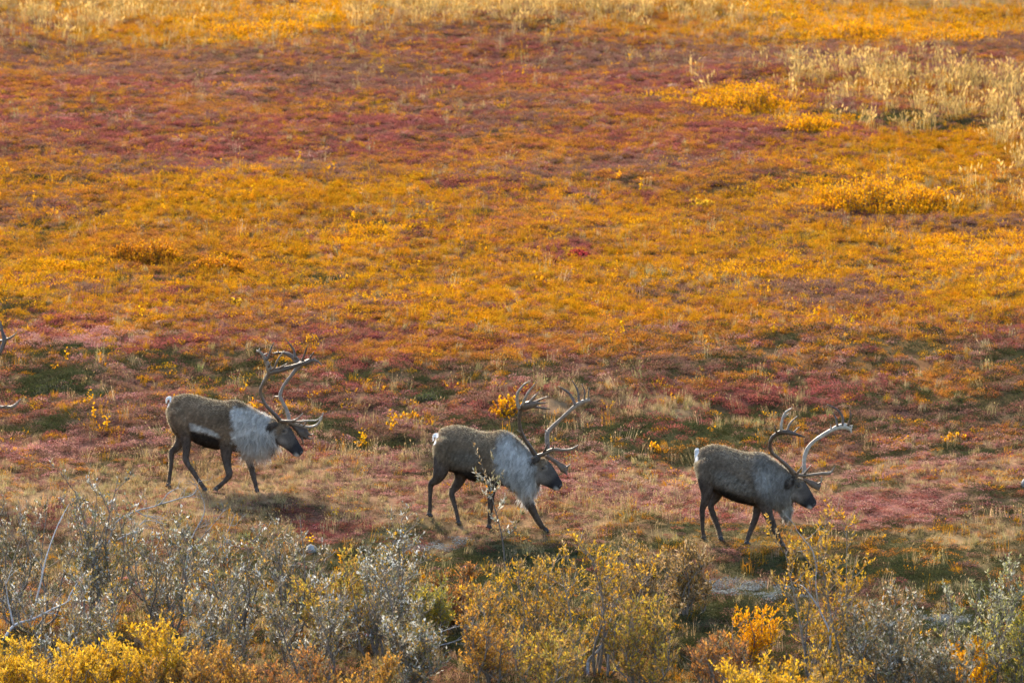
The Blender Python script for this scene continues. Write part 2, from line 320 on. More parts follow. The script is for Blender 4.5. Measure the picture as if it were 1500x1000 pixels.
A2N = [([(785, 668, 3.6), (776.5, 654.5, 2.9), (768, 642, 2.6), (762.7, 630, 2.5), (760.6, 617.5, 2.5), (761, 606, 2.7), (763.5, 598, 4.2), (772, 594, 6.0), (780, 592, 5.0), (788, 590, 2.0)], -.06, -.30, .45, DK, MD),
       ([(760.5, 599, 2.8), (757.5, 588, 2.4), (758, 577, 2.1), (763, 568.5, 1.8), (769, 562, 1.3), (777, 557, .5)], -.3, -.36, .8, LT, LT),
       ([(765, 594, 2.6), (768.5, 584.5, 2.0), (773.5, 575, 1.7), (779, 567.5, 1.2), (785, 560, .4)], -.3, -.33, .8, LT, LT),
       ([(775, 590, 2.2), (781, 582.5, 1.6), (789, 574, .5)], -.3, -.28, 1, MD, LT), ([(778, 591, 2.6), (789, 586, 1.6), (803, 580, .5)], -.3, -.22, 1, MD, MD),
       ([(778, 595, 2.6), (790, 597, 1.7), (805.5, 599, .5)], -.3, -.2, 1, MD, DK), ([(784, 591, 1.8), (793, 590.5, 1.3), (801.5, 589, .5)], -.3, -.2, 1, MD, DK),
       ([(763, 634, 1.4), (757, 629, .4)], -.18, -.22, 1, MD, LT),
       ([(784, 668.5, 3.0), (793, 666, 2.9), (802.5, 661.5, 3.2), (811, 658, 2.6), (824, 659, 2.0), (837, 657.5, 1.8), (846.5, 651.5, .8)], -.06, -.10, .8, DK, LT),
       ([(796.5, 663, 2.2), (799.5, 656, 1.6), (802.8, 647.5, .5)], -.07, -.14, 1, DK, MD), ([(808, 659, 1.5), (812, 652, .5)], -.07, -.14, 1, DK, MD)]
A2F = [([(801, 668, 3.2), (802.3, 657.5, 3.1), (801.2, 645, 3.2), (801.5, 635, 3.4), (805, 630, 3.2), (817.5, 617.5, 2.6), (830, 606, 2.7), (842, 595.5, 3.1), (854, 588.5, 3.8), (863.8, 585.5, 2.4)], .06, .34, .7, MD, LT),
       ([(801.5, 635, 2.2), (798.6, 630, 1.2)], .2, .2, 1, LT, LT),
       ([(843, 594, 2.4), (838.5, 583.5, 1.9), (832, 574.5, 1.6), (818.5, 565.5, .5)], .32, .42, 1, MD, DK), ([(848, 589, 2.0), (847.3, 578, 1.5), (844, 567, 1.2), (837.8, 557, .5)], .34, .38, 1, MD, DK),
       ([(855.5, 586, 1.7), (856.3, 574, 1.2), (852.5, 562, .5)], .34, .34, 1, MD, DK), ([(861.5, 585, 1.6), (862, 575, 1.1), (862.6, 566.5, .4)], .34, .3, 1, LT, DK),
       ([(799, 668, 2.8), (808, 672.5, 2.6), (817, 679, 3.4), (825, 686, 5.6), (829.5, 690, 4.8)], .05, .02, .3, MD, MD),
       ([(826, 685, 2.4), (831, 683.5, 1.6), (834.8, 679, .5)], .02, .02, 1, MD, LT), ([(827.5, 690, 2.2), (830.5, 696, .6)], .02, .02, 1, MD, MD)]
A3N = [([(1163, 695, 3.4), (1152, 682.5, 2.7), (1140, 672, 2.5), (1130.3, 664, 2.5), (1126, 655, 2.5), (1127, 645, 2.7), (1133, 637, 3.0), (1142, 632.8, 3.6), (1152, 633.3, 3.3), (1164, 636.3, 2.2), (1175.5, 640, .7)], -.06, -.34, .6, MD, DK),
       ([(1136, 634.5, 1.8), (1133, 629, 1.3), (1131.5, 622.5, .5)], -.32, -.4, 1, MD, MD), ([(1141, 631.5, 2.0), (1142.6, 617, 1.8), (1147.3, 604.5, 1.5), (1157.5, 596.8, .5)], -.33, -.3, 1, LT, WH),
       ([(1144.8, 612, 1.3), (1153, 604.8, .5)], -.32, -.3, 1, LT, LT), ([(1149.5, 631.5, 2.0), (1155, 619.5, 1.6), (1165.8, 608.6, .5)], -.33, -.25, 1, MD, LT), ([(1158.5, 634, 1.8), (1168, 625, .5)], -.33, -.25, 1, MD, MD),
       ([(1162, 696, 2.8), (1170, 695.8, 2.7), (1184, 695.5, 2.4), (1198, 693.6, 2.2), (1210, 693, 2.5), (1215.5, 690.5, 1.6), (1220.5, 681.5, .4)], -.06, -.10, .8, MD, LT),
       ([(1165, 695, 2.0), (1173.3, 681.5, .5)], -.07, -.13, 1, MD, LT), ([(1176, 695, 2.0), (1185.3, 680.5, .5)], -.07, -.15, 1, MD, LT)]
A3F = [([(1177, 699, 3.2), (1177.6, 688, 3.0), (1177.6, 678, 2.9), (1179, 668, 2.9), (1183.5, 657, 2.8), (1192, 647, 2.7), (1205, 638, 2.8), (1217.5, 630.5, 3.0), (1229, 625.6, 3.8), (1239, 624.5, 4.6), (1248, 628.5, 3.4)], .06, .36, .6, LT, WH),
       ([(1235, 624, 2.2), (1235, 611, 1.8), (1227, 599.5, 1.5), (1212.8, 592, .5)], .34, .42, 1, MD, DK), ([(1227.3, 624.5, 1.8), (1225.3, 612, 1.3), (1221, 603.5, .4)], .32, .4, 1, MD, DK), ([(1218, 629, 1.4), (1217.5, 620.5, .4)], .32, .36, 1, LT, MD),
       ([(1243, 623, 2.0), (1246, 611, 1.5), (1245, 600.5, .4)], .34, .3, 1, MD, DK), ([(1246, 624.5, 1.6), (1249.5, 623, .6)], .34, .32, 1, WH, WH), ([(1246.5, 629, 1.8), (1247.6, 633.5, .7)], .34, .34, 1, WH, WH),
       ([(1169, 701, 2.6), (1179, 703.5, 2.8), (1188, 708, 4.6), (1196, 712, 5.6), (1200, 713.5, 3.0)], .05, .02, .3, MD, MD), ([(1196, 709, 1.8), (1201, 706, 1.3), (1202.3, 697.5, .4)], .02, .02, 1, MD, LT), ([(1196, 715, 1.6), (1199, 718.5, .5)], .02, .02, 1, MD, MD)]
def shifted(A, dx, dy): return [([(p[0] + dx, p[1] + dy, p[2]) for p in a[0]],) + a[1:] for a in A]
A4N = shifted(A2N[:-3], *C4['shift']) + [
    ([(-50, 602, 3.0), (-30, 597, 3.0), (-8, 595, 2.6), (10, 596.2, 2.3), (24, 596, 2.6), (30.5, 591.5, 1.7), (37.8, 583, .4)], -.06, -.10, .8, MD, LT),
    ([(10, 595.5, 1.0), (21, 592, .5), (27.5, 586, .3)], -.1, -.2, 1, MD, MD), ([(-30, 597, 2.0), (-20, 584, .5)], -.07, -.13, 1, DK, MD)]
A4F = [([(-35, 602, 3.2), (-33, 590, 3.0), (-34, 575, 3.0), (-31, 562, 2.9), (-22, 547, 2.8), (-9, 530, 2.8), (0, 517, 2.9), (4, 508, 3.0), (7, 498, 3.4), (3.5, 486, 2.2), (-1, 472, 1.8), (-8, 462, .6)], .06, .36, .8, MD, DK),
       ([(7, 498, 2.6), (13, 496, 1.9), (20, 492.5, 1.4), (26.3, 486.5, .4)], .35, .30, 1, MD, LT), ([(6, 499, 2.0), (-3, 498.5, 1.5), (-14, 495, .5)], .35, .45, 1, MD, DK), ([(2, 484, 1.6), (-10, 479, .5)], .35, .42, 1, MD, DK),
       ([(-37, 602, 2.6), (-28, 605, 2.8), (-18, 609, 4.6), (-6, 612, 4.6), (1, 614, 1.6)], .05, .02, .3, DK, DK), ([(-6, 609, 1.6), (2, 602, .4)], .02, .02, 1, DK, MD)]

class Place:
    """turns measured outline points into metres in the animal's own frame"""
    def __init__(s, C):
        s.dx, s.dy = C.get('shift', (0, 0))
        s.yaw = R(C['yaw']); s.c, s.s = math.cos(s.yaw), math.sin(s.yaw)
        s.root = ground_at(C['origin'][0] + s.dx, C['origin'][1] + s.dy)
        s.k = s.root[1] / FPX                                  # metres per pixel at the animal
    def loc(s, px, py, v=0.0):
        r = ray(px + s.dx, py + s.dy); rx, ry, rz = s.root
        x = (r[0] * ry - rx - v * s.s) / s.c
        yw = ry - x * s.s + v * s.c
        return np.array([x, v, CAM_Z + r[2] * yw - rz])
    def world(s, p):
        return np.array([s.root[0] + p[0] * s.c + p[1] * s.s, s.root[1] - p[0] * s.s + p[1] * s.c, s.root[2] + p[2]])
    def pix(s, P):                                             # outline coordinates of points, mirrored to the near side
        x = P[:, 0]; v = -np.abs(P[:, 1]); yw = s.root[1] - x * s.s + v * s.c
        u = (x * s.c + v * s.s + s.root[0]) / s.root[1] * FPX + 750 - s.dx
        q = 500 - FPX * np.tan(np.arctan((P[:, 2] + s.root[2] - CAM_Z) / yw) - PITCH) - s.dy
        return np.stack([u, q], 1)
LEGV = {'n': -0.148, 'f': 0.148}
HERD = [(C1, A1N, A1F), (C2, A2N, A2F), (C3, A3N, A3F), (C4, A4N, A4F)]
PL = [Place(c[0]) for c in HERD]
feet = []; FOOTV = {}
for (c, _, _), p in zip(HERD, PL):
    for side, kind, pts, toe in c['legs']:
        v = LEGV[side]; wq = p.world(p.loc(pts[-1][0], pts[-1][1] + 3.2, v)); off = wq[2] - 0.012 - float(terrain(wq[0], wq[1]))
        v += float(np.clip(off / 0.29, -0.13, 0.15)); FOOTV[(id(c), side, kind)] = v                # each hoof comes down where the slope suits it
        q = p.loc(pts[-1][0], pts[-1][1] + 3.2, v); wq = p.world(q); feet.append((wq[0] + 0.03, wq[1], wq[2] - 0.012))
feet = np.array(feet)
d2 = ((feet[:, None, :2] - feet[None, :, :2]) ** 2).sum(-1)
amp = np.linalg.solve(np.exp(-d2 / (2 * 0.42 ** 2)) + 0.04 * np.eye(len(feet)), feet[:, 2] - terrain(feet[:, 0], feet[:, 1]))
print('foot offsets', np.round(feet[:, 2] - terrain(feet[:, 0], feet[:, 1]), 2), 'roots', [np.round(p.root, 2) for p in PL])
FEET = [((f[0], f[1]), a) for f, a in zip(feet, amp)]

# ------------------------------------------------------------------ plant zones of the hillside
SPEC = ['maroon', 'plum', 'rust', 'gold', 'straw', 'green', 'yellow', 'rose']
PAL = dict(
    maroon=[(0.25, 0.074, 0.062), (0.31, 0.098, 0.070), (0.20, 0.062, 0.066), (0.34, 0.13, 0.066)],
    plum=[(0.195, 0.102, 0.074), (0.24, 0.128, 0.078), (0.165, 0.085, 0.076), (0.28, 0.145, 0.066)],
    rust=[(0.41, 0.170, 0.030), (0.35, 0.145, 0.036), (0.47, 0.200, 0.022), (0.30, 0.14, 0.042)],
    gold=[(0.53, 0.250, 0.008), (0.48, 0.212, 0.010), (0.42, 0.232, 0.016), (0.54, 0.226, 0.008)],
    straw=[(0.46, 0.33, 0.17), (0.42, 0.30, 0.14), (0.36, 0.28, 0.12), (0.46, 0.30, 0.17)],
    green=[(0.058, 0.066, 0.024), (0.088, 0.086, 0.032), (0.054, 0.056, 0.030), (0.13, 0.108, 0.042)],
    yellow=[(0.70, 0.33, 0.006), (0.74, 0.385, 0.008), (0.64, 0.27, 0.006), (0.60, 0.35, 0.012)],
    rose=[(0.38, 0.180, 0.150), (0.42, 0.230, 0.175), (0.32, 0.140, 0.125), (0.45, 0.29, 0.20)])
PAL = {k: np.array(v) for k, v in PAL.items()}
#        row   maroon plum rust gold straw green yellow rose
BANDS = [(-60, .03, .08, .18, .32, .30, .04, .12, .0), (0, .03, .10, .20, .32, .28, .05, .12, .0), (40, .07, .32, .32, .24, .07, .08, .05, .0), (70, .14, .60, .20, .07, .02, .10, .01, .02),
         (120, .26, .50, .22, .06, .01, .10, .01, .03), (175, .28, .36, .32, .08, .01, .08, .01, .03), (225, .25, .30, .36, .14, .01, .08, .01, .03), (260, .12, .26, .40, .24, .02, .09, .03, .0),
         (300, .04, .10, .34, .48, .02, .09, .07, .0), (360, .04, .07, .30, .54, .02, .10, .07, .0), (430, .06, .10, .26, .50, .03, .11, .06, .0), (472, .13, .17, .28, .30, .04, .12, .05, .04),
         (505, .24, .26, .24, .10, .03, .18, .03, .08), (540, .18, .44, .08, .03, .02, .52, .02, .05), (600, .12, .50, .05, .04, .02, .80, .02, .04), (645, .10, .44, .05, .06, .06, .66, .02, .08),
         (685, .10, .26, .04, .07, .28, .24, .01, .30), (730, .10, .24, .04, .07, .30, .20, .01, .34), (775, .08, .32, .05, .06, .20, .42, .01, .14), (805, .01, .24, .05, .06, .14, .72, .01, .01), (900, .0, .16, .04, .06, .14, .90, .01, .0), (1100, .0, .16, .05, .08, .14, .9, .02, .0)]
BANDS = np.array(BANDS)
#  centre px, centre py, rx, ry, plant, strength
PATCH = [(1120, 610, 90, 10, 'green', 2), (360, 560, 60, 9, 'green', 1.5), (520, 585, 60, 8, 'plum', 2), (880, 560, 120, 10, 'plum', 2), (960, 640, 60, 9, 'green', 2.5), (1180, 690, 60, 8, 'green', 2), (40, 620, 60, 8, 'green', 2), (180, 612, 60, 8, 'plum', 2), (320, 600, 30, 8, 'green', 2), (480, 635, 40, 9, 'green', 3), (1240, 655, 50, 7, 'plum', 2.5), (1390, 690, 70, 8, 'plum', 2), (1060, 560, 60, 9, 'rust', 2),
         (200, 105, 150, 9, 'plum', 2), (820, 95, 120, 9, 'plum', 2), (180, 250, 140, 7, 'plum', 1.5), (860, 250, 140, 8, 'plum', 1.6), (470, 250, 90, 7, 'plum', 1.5), (330, 160, 120, 8, 'rust', 1.5), (820, 215, 120, 8, 'rust', 1.6), (60, 250, 90, 9, 'rust', 1.6), (1130, 250, 90, 10, 'rust', 1.4), (40, 215, 60, 8, 'maroon', 1.5), (880, 170, 70, 7, 'maroon', 2),
         (600, 182, 135, 11, 'maroon', 3), (690, 192, 45, 7, 'plum', 3), (290, 222, 165, 13, 'maroon', 3), (730, 121, 62, 12, 'maroon', 4), (930, 118, 50, 10, 'maroon', 3), (600, 222, 75, 13, 'maroon', 3), (420, 185, 60, 9, 'maroon', 1.5),
         (110, 190, 110, 12, 'maroon', 2), (960, 200, 90, 12, 'maroon', 2), (1000, 90, 190, 16, 'plum', 3), (520, 110, 90, 16, 'plum', 2.5), (680, 270, 60, 10, 'maroon', 2.5), (1080, 200, 70, 10, 'maroon', 2), (60, 300, 60, 9, 'plum', 2),
         (925, 285, 60, 9, 'maroon', 2), (1210, 320, 150, 14, 'plum', 2), (1390, 330, 110, 16, 'plum', 1.6), (818, 372, 46, 12, 'maroon', 5), (230, 362, 130, 24, 'rust', 3), (300, 380, 90, 16, 'yellow', 1.5), (110, 390, 50, 12, 'yellow', 2),
         (720, 448, 50, 10, 'maroon', 3), (1220, 432, 80, 14, 'plum', 3), (150, 428, 60, 10, 'plum', 2), (240, 445, 30, 9, 'maroon', 3), (770, 495, 30, 8, 'plum', 3), (830, 497, 40, 7, 'plum', 2.5), (90, 478, 45, 9, 'maroon', 3),
         (250, 512, 90, 14, 'maroon', 4), (120, 500, 80, 10, 'rose', 2), (1200, 575, 120, 18, 'maroon', 3), (1040, 590, 60, 16, 'maroon', 2.5), (860, 510, 180, 20, 'rust', 2.5), (600, 515, 100, 14, 'rust', 2), (1350, 610, 110, 12, 'plum', 3),
         (75, 562, 55, 14, 'green', 6), (140, 572, 30, 9, 'green', 5), (215, 540, 40, 10, 'green', 3), (90, 512, 60, 8, 'green', 2.5), (640, 576, 45, 12, 'green', 5), (690, 615, 40, 10, 'green', 4), (560, 660, 60, 9, 'green', 4), (620, 672, 55, 8, 'green', 3),
         (470, 600, 30, 10, 'green', 3), (800, 620, 60, 10, 'green', 3), (1080, 640, 40, 12, 'green', 3), (1010, 690, 40, 8, 'green', 3), (1440, 655, 70, 9, 'green', 4), (1320, 665, 60, 9, 'green', 3), (1460, 735, 60, 14, 'green', 4), (1290, 710, 40, 8, 'green', 2),
         (1230, 745, 240, 16, 'rose', 3), (1230, 742, 260, 16, 'maroon', 1.6), (1060, 745, 90, 22, 'maroon', 2.4), (930, 730, 110, 14, 'rose', 2.5), (890, 735, 90, 9, 'maroon', 1.6), (470, 772, 70, 11, 'maroon', 3.5), (560, 640, 70, 10, 'plum', 2),
         (400, 700, 200, 20, 'straw', 1.2), (110, 650, 130, 16, 'rose', 1.4), (960, 610, 60, 12, 'straw', 2), (1110, 625, 60, 14, 'straw', 1.6), (820, 590, 40, 14, 'straw', 1.5), (1430, 790, 120, 16, 'straw', 2), (1000, 820, 80, 12, 'plum', 2),
         (1330, 850, 110, 18, 'green', 3), (1100, 890, 80, 24, 'green', 3), (560, 790, 80, 9, 'green', 2), (70, 700, 80, 9, 'plum', 2), (1430, 375, 90, 20, 'yellow', 1.4), (1100, 400, 90, 14, 'yellow', 1.0), (560, 350, 60, 9, 'yellow', 1.8),
         (1390, 225, 140, 26, 'gold', 3), (1330, 180, 130, 12, 'green', 1.5), (1330, 250, 150, 14, 'yellow', 1.4), (380, 32, 130, 20, 'yellow', 4), (470, 20, 40, 14, 'yellow', 4), (1300, 40, 180, 17, 'yellow', 4), (1140, 18, 60, 10, 'yellow', 3), (180, 55, 110, 14, 'gold', 1.5),
         (1085, 145, 100, 16, 'yellow', 2.2), (1190, 185, 70, 11, 'yellow', 2), (1290, 292, 160, 18, 'yellow', 2.2), (1150, 310, 90, 12, 'yellow', 1.2), (120, 90, 20, 6, 'yellow', 2), (40, 120, 60, 12, 'rust', 2), (1430, 560, 80, 20, 'rust', 1.5)]
def make_patch(cx, cy, rx, ry, s, a):
    c = ground_at(cx, cy); t = ground_at(cx, cy - ry); b = ground_at(cx, cy + ry)
    return c[0], c[1], rx * c[1] / FPX, max(0.3, (t[1] - b[1]) / 2), SPEC.index(s), a
PATCHW = [make_patch(*p) for p in PATCH]
def zone_weights(x, y):
    r = row_of(y) + 22 * fbm(x / 3.0, y / 5.0, 40) + 9 * fbm(x / 0.9, y / 1.2, 41)
    W = np.stack([np.interp(r, BANDS[:, 0], BANDS[:, i + 1]) for i in range(8)], 1)
    for i in range(8):
        W[:, i] *= np.exp(1.7 * fbm(x / 2.8, y / 1.9, 60 + i, 3) + 0.8 * fbm(x / 0.6, y / 0.6, 80 + i, 2))
    wx = x + 0.30 * fbm(x / 0.8, y / 0.9, 90); wy = y + 0.7 * fbm(x / 0.9, y / 1.1, 91)
    for cx, cy, ax, ay, i, a in PATCHW:
        q = ((wx - cx) / ax) ** 2 + ((wy - cy) / ay) ** 2
        W[:, i] += a * (0.75 if i == 0 else 2.2 if i == 5 else 1.3) * np.exp(-np.clip(q, 0, 40) ** 1.5) * (0.55 + 0.9 * vnoise(x / 0.35, y / 0.45, 95))
    return W / W.sum(1, keepdims=True)

# ------------------------------------------------------------------ ground: one sheet out to the horizon
def axis(lo, hi, step, far, n):
    core = np.arange(lo, hi + step / 2, step); t = (np.arange(1, n + 1) / n) ** 2.2
    return np.concatenate([(lo - t * (far + lo))[::-1] if lo < 0 else (lo - t * lo * 1.0)[::-1], core, hi + t * (far - hi)])
gx = axis(-17.0, 17.0, 0.22, 900.0, 26); gy = np.concatenate([np.linspace(-300, 40, 24)[:-1], np.arange(40, 112, 0.22), 112 + (np.arange(1, 30) / 29) ** 2.2 * 1800])
GX, GY = np.meshgrid(gx, gy); gz = terrain(GX.ravel(), GY.ravel())
gv = np.stack([GX.ravel(), GY.ravel(), gz], 1); nx = len(gx)
ii = (np.arange(len(gy) - 1)[:, None] * nx + np.arange(nx - 1)[None, :]).ravel()
gf = np.stack([ii, ii + 1, ii + nx + 1, ii + nx], 1)
SOIL = np.array([(0.13, 0.035, 0.03), (0.12, 0.06, 0.045), (0.22, 0.085, 0.025), (0.27, 0.15, 0.03), (0.25, 0.17, 0.08), (0.05, 0.055, 0.022), (0.35, 0.17, 0.02), (0.20, 0.08, 0.06)])
gw = zone_weights(gv[:, 0], np.clip(gv[:, 1], 45, 118)); gc = gw @ SOIL * 1.15
ground = link('ground', new_mesh('ground', gv, gf, gc, True, [M_GROUND]))
tag(ground, 'rising tundra hillside of dark soil under autumn plants', 'ground', kind='structure')

# ------------------------------------------------------------------ ground cover, too fine to count
def proto_heath(rng, n=140, rad=0.15, hgt=0.105, leaf=0.020, wid=0.012, twigs=14):
    t = Tri(); a = rng.uniform(0, 6.283, n); r = rad * np.sqrt(rng.random(n)); h = hgt * (0.15 + 0.85 * rng.random(n)) * (1 - 0.55 * (r / rad) ** 2)
    P = np.stack([r * np.cos(a), r * np.sin(a), h], 1); D = unit(np.stack([np.cos(a) * 0.5, np.sin(a) * 0.5, np.full(n, 0.8)], 1) + rng.normal(size=(n, 3)) * 0.55)
    V, F = leaf_tris(P, D, leaf * rng.uniform(0.7, 1.4, n), wid * rng.uniform(0.7, 1.3, n), rng)
    c = rng.uniform(0.75, 1.25, (n, 1)) * (1 + rng.normal(size=(n, 3)) * 0.08); t.add(V, F, np.repeat(c, 4, 0))
    for i in range(twigs):
        k = rng.integers(n); b = P[k] * np.array([0.25, 0.25, 0]); s = rng.normal(size=3) * 0.003
        t.add([b - s, b + s, P[k] * 1.05], [[0, 1, 2]], (0.35, 0.30, 0.30))
    return t
def proto_grass(rng, n=36, lo=0.13, hi=0.28, wid=0.006, rad=0.07, lean=0.35, heads=0, head=(0.09, 0.016)):
    t = Tri(); a = rng.uniform(0, 6.283, n); r = rad * np.sqrt(rng.random(n)); B = np.stack([r * np.cos(a), r * np.sin(a), np.zeros(n) - 0.01], 1)
    L = rng.uniform(lo, hi, n); az = rng.uniform(0, 6.283, n); ln = lean * rng.random(n) * L; dirx = np.stack([np.cos(az), np.sin(az), np.zeros(n)], 1)
    mid = B + dirx * ln[:, None] * 0.35 + np.array([0, 0, 1]) * (L * 0.55)[:, None]; tip = B + dirx * ln[:, None] + np.array([0, 0, 1]) * (L * 0.96)[:, None]
    s = np.stack([-np.sin(az), np.cos(az), np.zeros(n)], 1) * wid / 2
    V = np.stack([B - s, B + s, mid + s * 0.8, mid - s * 0.8, tip], 1).reshape(-1, 3); i = np.arange(n)[:, None] * 5
    F = np.concatenate([i + np.array([[0, 1, 2]]), i + np.array([[0, 2, 3]]), i + np.array([[3, 2, 4]])])
    c = rng.uniform(0.75, 1.2, (n, 1)) * (1 + rng.normal(size=(n, 3)) * 0.06); t.add(V, F, np.repeat(c, 5, 0))
    if heads:
        k = rng.choice(n, heads, replace=False); D = unit(tip[k] - mid[k])
        for q in range(3):
            V, F = leaf_tris(tip[k] - D * 0.03, unit(D + rng.normal(size=(heads, 3)) * 0.12), head[0] * rng.uniform(0.7, 1.2, heads), head[1], rng); t.add(V, F, np.repeat(np.tile([[1.25, 1.22, 1.2]], (heads, 1)) * rng.uniform(0.8, 1.2, (heads, 1)), 4, 0))
    return t
def proto_sprig(rng, stems=6, h=(0.12, 0.30), leaf=0.034, wid=0.021, per=8, spread=0.10):
    t = Tri()
    for s in range(stems):
        a = rng.uniform(0, 6.283); H = rng.uniform(*h); b = np.array([math.cos(a), math.sin(a), 0]) * rng.uniform(0, spread * 0.5); e = b + np.array([math.cos(a), math.sin(a), 0]) * rng.uniform(0, spread) + np.array([0, 0, H])
        w2 = np.array([0.003, 0.001, 0]); t.add([b - w2, b + w2, e], [[0, 1, 2]], (0.25, 0.25, 0.5))
        u = rng.uniform(0.35, 1.02, per)[:, None]; P = b + (e - b) * u; D = unit(np.array([0, 0, 0.7]) + rng.normal(size=(per, 3)) * 0.6)
        V, F = leaf_tris(P, D, leaf * rng.uniform(0.7, 1.25, per), wid, rng); c = rng.uniform(0.65, 1.2, (per, 1)) * (1 + rng.normal(size=(per, 3)) * 0.07); t.add(V, F, np.repeat(c, 4, 0))
    return t
def proto_lichen(rng):
    t = Tri(); n = 110; a = rng.uniform(0, 6.283, n); r = 0.11 * np.sqrt(rng.random(n)); P = np.stack([r * np.cos(a), r * np.sin(a), 0.05 * rng.random(n)], 1)
    V, F = leaf_tris(P, unit(rng.normal(size=(n, 3)) + np.array([0, 0, 0.6])), 0.022, 0.012, rng); t.add(V, F, np.repeat(rng.uniform(0.6, 1.25, (n, 1)) * np.ones(3), 4, 0)); return t

def scatter_object(name, protos, mat, P, rot, scl, tint, idx, label, cat):
    pc = bpy.data.collections.new(name + ' shapes')
    for k, t in enumerate(protos):
        pc.objects.link(bpy.data.objects.new('%s_shape_%02d' % (name, k), t.mesh(name + ' shape', mat)))
    me = bpy.data.meshes.new(name); me.vertices.add(len(P)); me.vertices.foreach_set('co', np.ascontiguousarray(P, np.float32).ravel())
    for nm, ty, data, key in (('rot', 'FLOAT_VECTOR', rot, 'vector'), ('scl', 'FLOAT_VECTOR', scl, 'vector'), ('idx', 'INT', idx, 'value'), ('tint', 'FLOAT_COLOR', np.concatenate([tint, np.ones((len(P), 1))], 1), 'color')):
        at = me.attributes.new(nm, ty, 'POINT'); at.data.foreach_set(key, np.ascontiguousarray(data, np.int32 if ty == 'INT' else np.float32).ravel())
    o = link(name, me)
    g = bpy.data.node_groups.new(name + ' scatter', 'GeometryNodeTree'); N = g.nodes; L = g.links.new
    g.interface.new_socket('Geometry', in_out='INPUT', socket_type='NodeSocketGeometry'); g.interface.new_socket('Geometry', in_out='OUTPUT', socket_type='NodeSocketGeometry')
    gi = N.new('NodeGroupInput'); go = N.new('NodeGroupOutput'); ci = N.new('GeometryNodeCollectionInfo'); ci.inputs['Collection'].default_value = pc
    ci.inputs['Separate Children'].default_value = True; ci.inputs['Reset Children'].default_value = True
    ip = N.new('GeometryNodeInstanceOnPoints'); ip.inputs['Pick Instance'].default_value = True
    def attr(n, ty):
        a = N.new('GeometryNodeInputNamedAttribute'); a.data_type = ty; a.inputs['Name'].default_value = n; return a.outputs['Attribute']
    er = N.new('FunctionNodeEulerToRotation'); L(attr('rot', 'FLOAT_VECTOR'), er.inputs[0])
    L(gi.outputs[0], ip.inputs['Points']); L(ci.outputs[0], ip.inputs['Instance']); L(attr('idx', 'INT'), ip.inputs['Instance Index']); L(er.outputs[0], ip.inputs['Rotation']); L(attr('scl', 'FLOAT_VECTOR'), ip.inputs['Scale']); L(ip.outputs[0], go.inputs[0])
    m = o.modifiers.new('scatter', 'NODES'); m.node_group = g
    tag(o, label, cat, kind='stuff'); return o

rng = np.random.default_rng(11)
def points(density, y0=45.0, y1=108.0, margin=3.5):
    """random points over the part of the hillside in view, with room at the sides"""
    half = 0.1158 * y1 + margin; n = int(density * 2 * half * (y1 - y0)); x = rng.uniform(-half, half, n); y = rng.uniform(y0, y1, n)
    k = np.abs(x) < 0.1158 * y + margin; return x[k], y[k]
def near_feet(x, y):
    d = np.full(len(x), 9.0)
    for f in feet: d = np.minimum(d, (x - f[0]) ** 2 + (y - 0.0 - f[1]) ** 2)
    return np.sqrt(d)
def tints(sp, x, y):
    c = np.zeros((len(sp), 3))
    for i, s in enumerate(SPEC):
        k = np.nonzero(sp == i)[0]
        if not len(k): continue
        p = PAL[s]; f = np.clip((fbm(x[k] / 1.1, y[k] / 1.4, 130 + i) * 0.5 + 0.5) * 2.2 + rng.normal(size=len(k)) * 0.7, 0, 2.999); j = f.astype(int); f = (f - j)[:, None]
        c[k] = p[j] * (1 - f) + p[j + 1] * f
    c *= (1 + rng.normal(size=(len(sp), 1)) * 0.09) * (1 + 0.12 * fbm(x / 0.8, y / 1.0, 150))[:, None]
    return np.clip(c * (1 + rng.normal(size=c.shape) * 0.05), 0.01, 0.95)
def emit(name, k, x, y, sp, protos, mat, label, cat, scale=(0.75, 1.3), tall=1.0, tint=None, sink=0.0, tilt=0.15):
    x, y, sp = x[k], y[k], sp[k]; n = len(x); z = terrain(x, y) - sink
    s = rng.uniform(*scale, n); nf = near_feet(x, y); hs = s * tall * np.interp(row_of(y), [640, 690, 790, 850], [1, 0.62, 0.62, 0.9]) * np.where(nf < 0.45, 0.5 + 0.5 * np.clip(nf / 0.45, 0, 1) ** 2, 1)
    rot = np.stack([rng.normal(size=n) * tilt, rng.normal(size=n) * tilt, rng.uniform(0, 6.283, n)], 1)
    scatter_object(name, protos, mat, np.stack([x, y, z], 1), rot, np.stack([s, s, hs], 1), tints(sp, x, y) if tint is None else tint(n), rng.integers(0, len(protos), n), label, cat)
x, y = points(92)
W = zone_weights(x, y); cum = W.cumsum(1); sp = (rng.random((len(x), 1)) > cum).sum(1).clip(0, 7)
lp = [make_patch(*p) for p in [(1085, 862, 60, 9, 'green', 1), (1130, 872, 40, 8, 'green', 1), (1385, 912, 30, 8, 'green', 1), (1048, 872, 22, 7, 'green', 1), (660, 800, 35, 5, 'green', 1), (590, 805, 25, 4, 'green', 1), (940, 823, 30, 5, 'green', 1)]]
lich = np.zeros(len(x))
for cx, cy_, ax, ay, _, _ in lp: lich = np.maximum(lich, np.exp(-(((x - cx + 0.2 * fbm(x / .4, y / .4, 7)) / ax) ** 2 + ((y - cy_) / ay) ** 2) ** 2))
isl = rng.random(len(x)) < lich * 0.9
S_ = {s: i for i, s in enumerate(SPEC)}
fine = rng.random(len(x)) < 0.62
leafy = (np.isin(sp, [S_['maroon'], S_['plum'], S_['rust'], S_['rose']]) | ((sp == S_['gold']) & fine)) & ~isl
